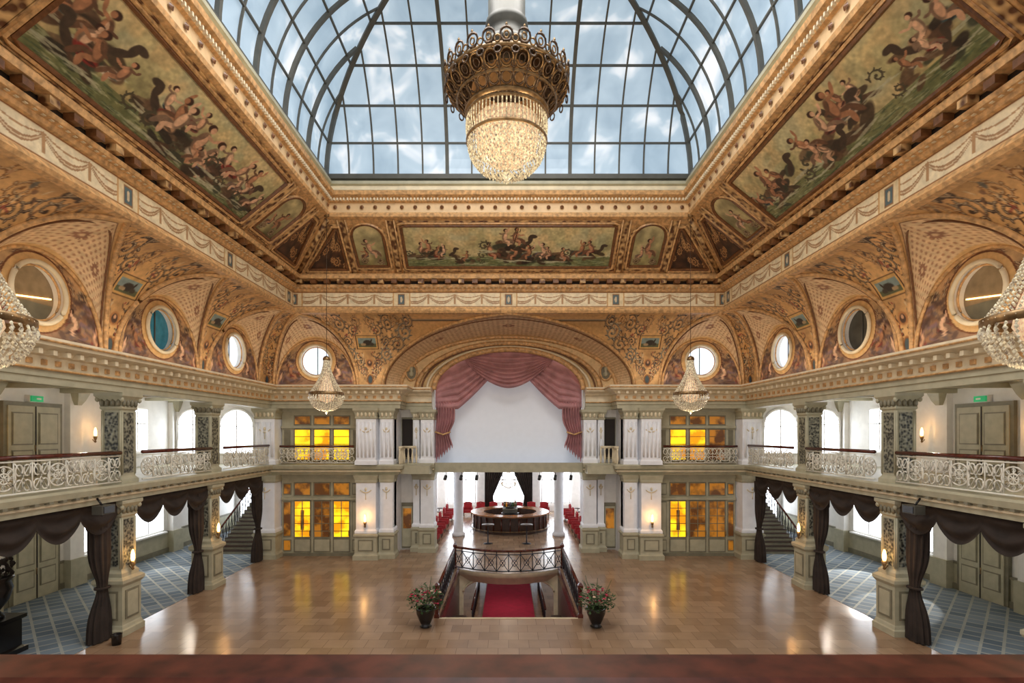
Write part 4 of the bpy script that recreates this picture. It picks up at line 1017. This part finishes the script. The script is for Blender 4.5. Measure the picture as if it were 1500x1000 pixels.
for x in (-1.2,1.05):
    m=MB(); m.lathe([(.26,0),(.26,.03),(.04,.06),(.03,1.05),(.06,1.08)],x,30.2,IROND,14); m.lathe([(.36,1.08),(.36,1.13)],x,30.2,WOODD,24); m.obj('high_table')
def armchair(x,y,rot):
    m=MB(); c0,s0=cos(rot),sin(rot); m.T=lambda a,b2,z:(x+a*c0-b2*s0,y+a*s0+b2*c0,z)
    m.box(-.3,.3,-.3,.3,.25,.45,RED); m.box(-.32,.32,.22,.36,.25,.95,RED); m.box(-.38,-.28,-.3,.32,.25,.66,RED); m.box(.28,.38,-.3,.32,.25,.66,RED)
    for a in (-.3,.3):
        for b2 in (-.26,.3): m.tube([(a,b2,0),(a,b2,.26)],.025,WOODD,5)
    m.tube([(-.32,.3,.95),(0,.3,1.02),(.32,.3,.95)],.05,RED,6)
    m.obj('red_armchair')
for sx in (-1,1):
    for j,y in enumerate((30.6,32.2,33.8,35.6,37.8,39.6)):
        armchair(sx*4.4,y,-sx*pi/2); armchair(sx*6.2,y+.1,sx*pi/2)
        m=MB(); m.lathe([(.2,0),(.2,.03),(.03,.05),(.03,.7)],sx*5.3,y,IROND,10); m.lathe([(.32,.7),(.32,.74)],sx*5.3,y,WOODD,18); m.obj('cafe_table')
for x in (-3.2,-2.2,-1.2,-.2,.8,1.8,2.8): armchair(x,40.6,0)
m=MB(); x,y=0,40
for i in range(20):
    q=2*pi*i/20
    for j in range(12):
        t=j/11; r=.08+.5*t**1.6; m.bead(x+r*cos(q),y+r*sin(q),3.7-1.1*t,.03,CRYS)
        m.bead(x+.58*cos(t*pi/2)*cos(q),y+.58*cos(t*pi/2)*sin(q),2.55-.4*t,.03,CRYS)
m.tube([(x,y,3.7),(x,y,4.4)],.015,BRASS,4); m.lathe([(.58,2.58),(.58,2.64)],x,y,BRASS,20,cap=False); m.obj('bar_chandelier')
# ---------------------------------------------------------------- lights
def area(x,y,z,sx_,sy_,p,col,rot=(0,0,0),name='area'):
    l=D.lights.new(name,'AREA'); l.shape='RECTANGLE'; l.size=sx_; l.size_y=sy_; l.energy=p; l.color=lin(col)
    o=link(D.objects.new(name,l)); o.location=(x,y,z); o.rotation_euler=rot; return o
area(0,11,22.0,8,8,2700,(250,247,244),name='skylight_daylight')
for sx in (-1,1):
    area(sx*11.95,14,9.02,.25,23,80,(255,232,200),(0,pi+sx*.45,0),'cornice_fill')  # fill strips added on the ledges, out of sight, to brighten the vaults
area(-9.2,26.2,9.02,5,.25,20,(255,232,200),(pi-.4,0,0),'cornice_fill'); area(9.2,26.2,9.02,5,.25,20,(255,232,200),(pi-.4,0,0),'cornice_fill')
point(0,34,4.0,100,(255,235,210),.1,'bar_lamp')
point(0,27,-.9,45,(255,240,225),.08,'lobby_lamp')
def spot(x,y,z,tx,ty,tz,p,ang,col):
    from mathutils import Vector
    l=D.lights.new('window_sunbeam','SPOT'); l.energy=p; l.spot_size=ang; l.spot_blend=.25; l.color=lin(col); l.shadow_soft_size=.05
    o=link(D.objects.new('window_sunbeam',l)); o.location=(x,y,z); o.rotation_euler=(Vector((tx,ty,tz))-Vector((x,y,z))).to_track_quat('-Z','Y').to_euler()
spot(18.1,26.4,3.6,15.0,22.5,0,2500,.6,(255,248,238)); spot(18.1,23.0,3.5,14.6,19.5,0,1500,.45,(255,248,238)); spot(-18.1,26.4,3.6,-15.2,23.5,0,900,.6,(255,248,238))
wd=D.worlds.new('sky'); scene.world=wd; wd.use_nodes=True; bg=wd.node_tree.nodes['Background']; bg.inputs[0].default_value=(*lin((252,248,244)),1); bg.inputs[1].default_value=1.3
scene.view_settings.view_transform='Standard'
# ---------------------------------------------------------------- camera
cam=D.cameras.new('camera'); co=link(D.objects.new('camera',cam)); co.location=(0,0,6.4); co.rotation_euler=(pi/2,0,0)
cam.sensor_width=36; cam.lens=760/1500*36; cam.shift_x=5/1500; cam.shift_y=135/1500; cam.clip_start=.05; cam.clip_end=300
scene.camera=co
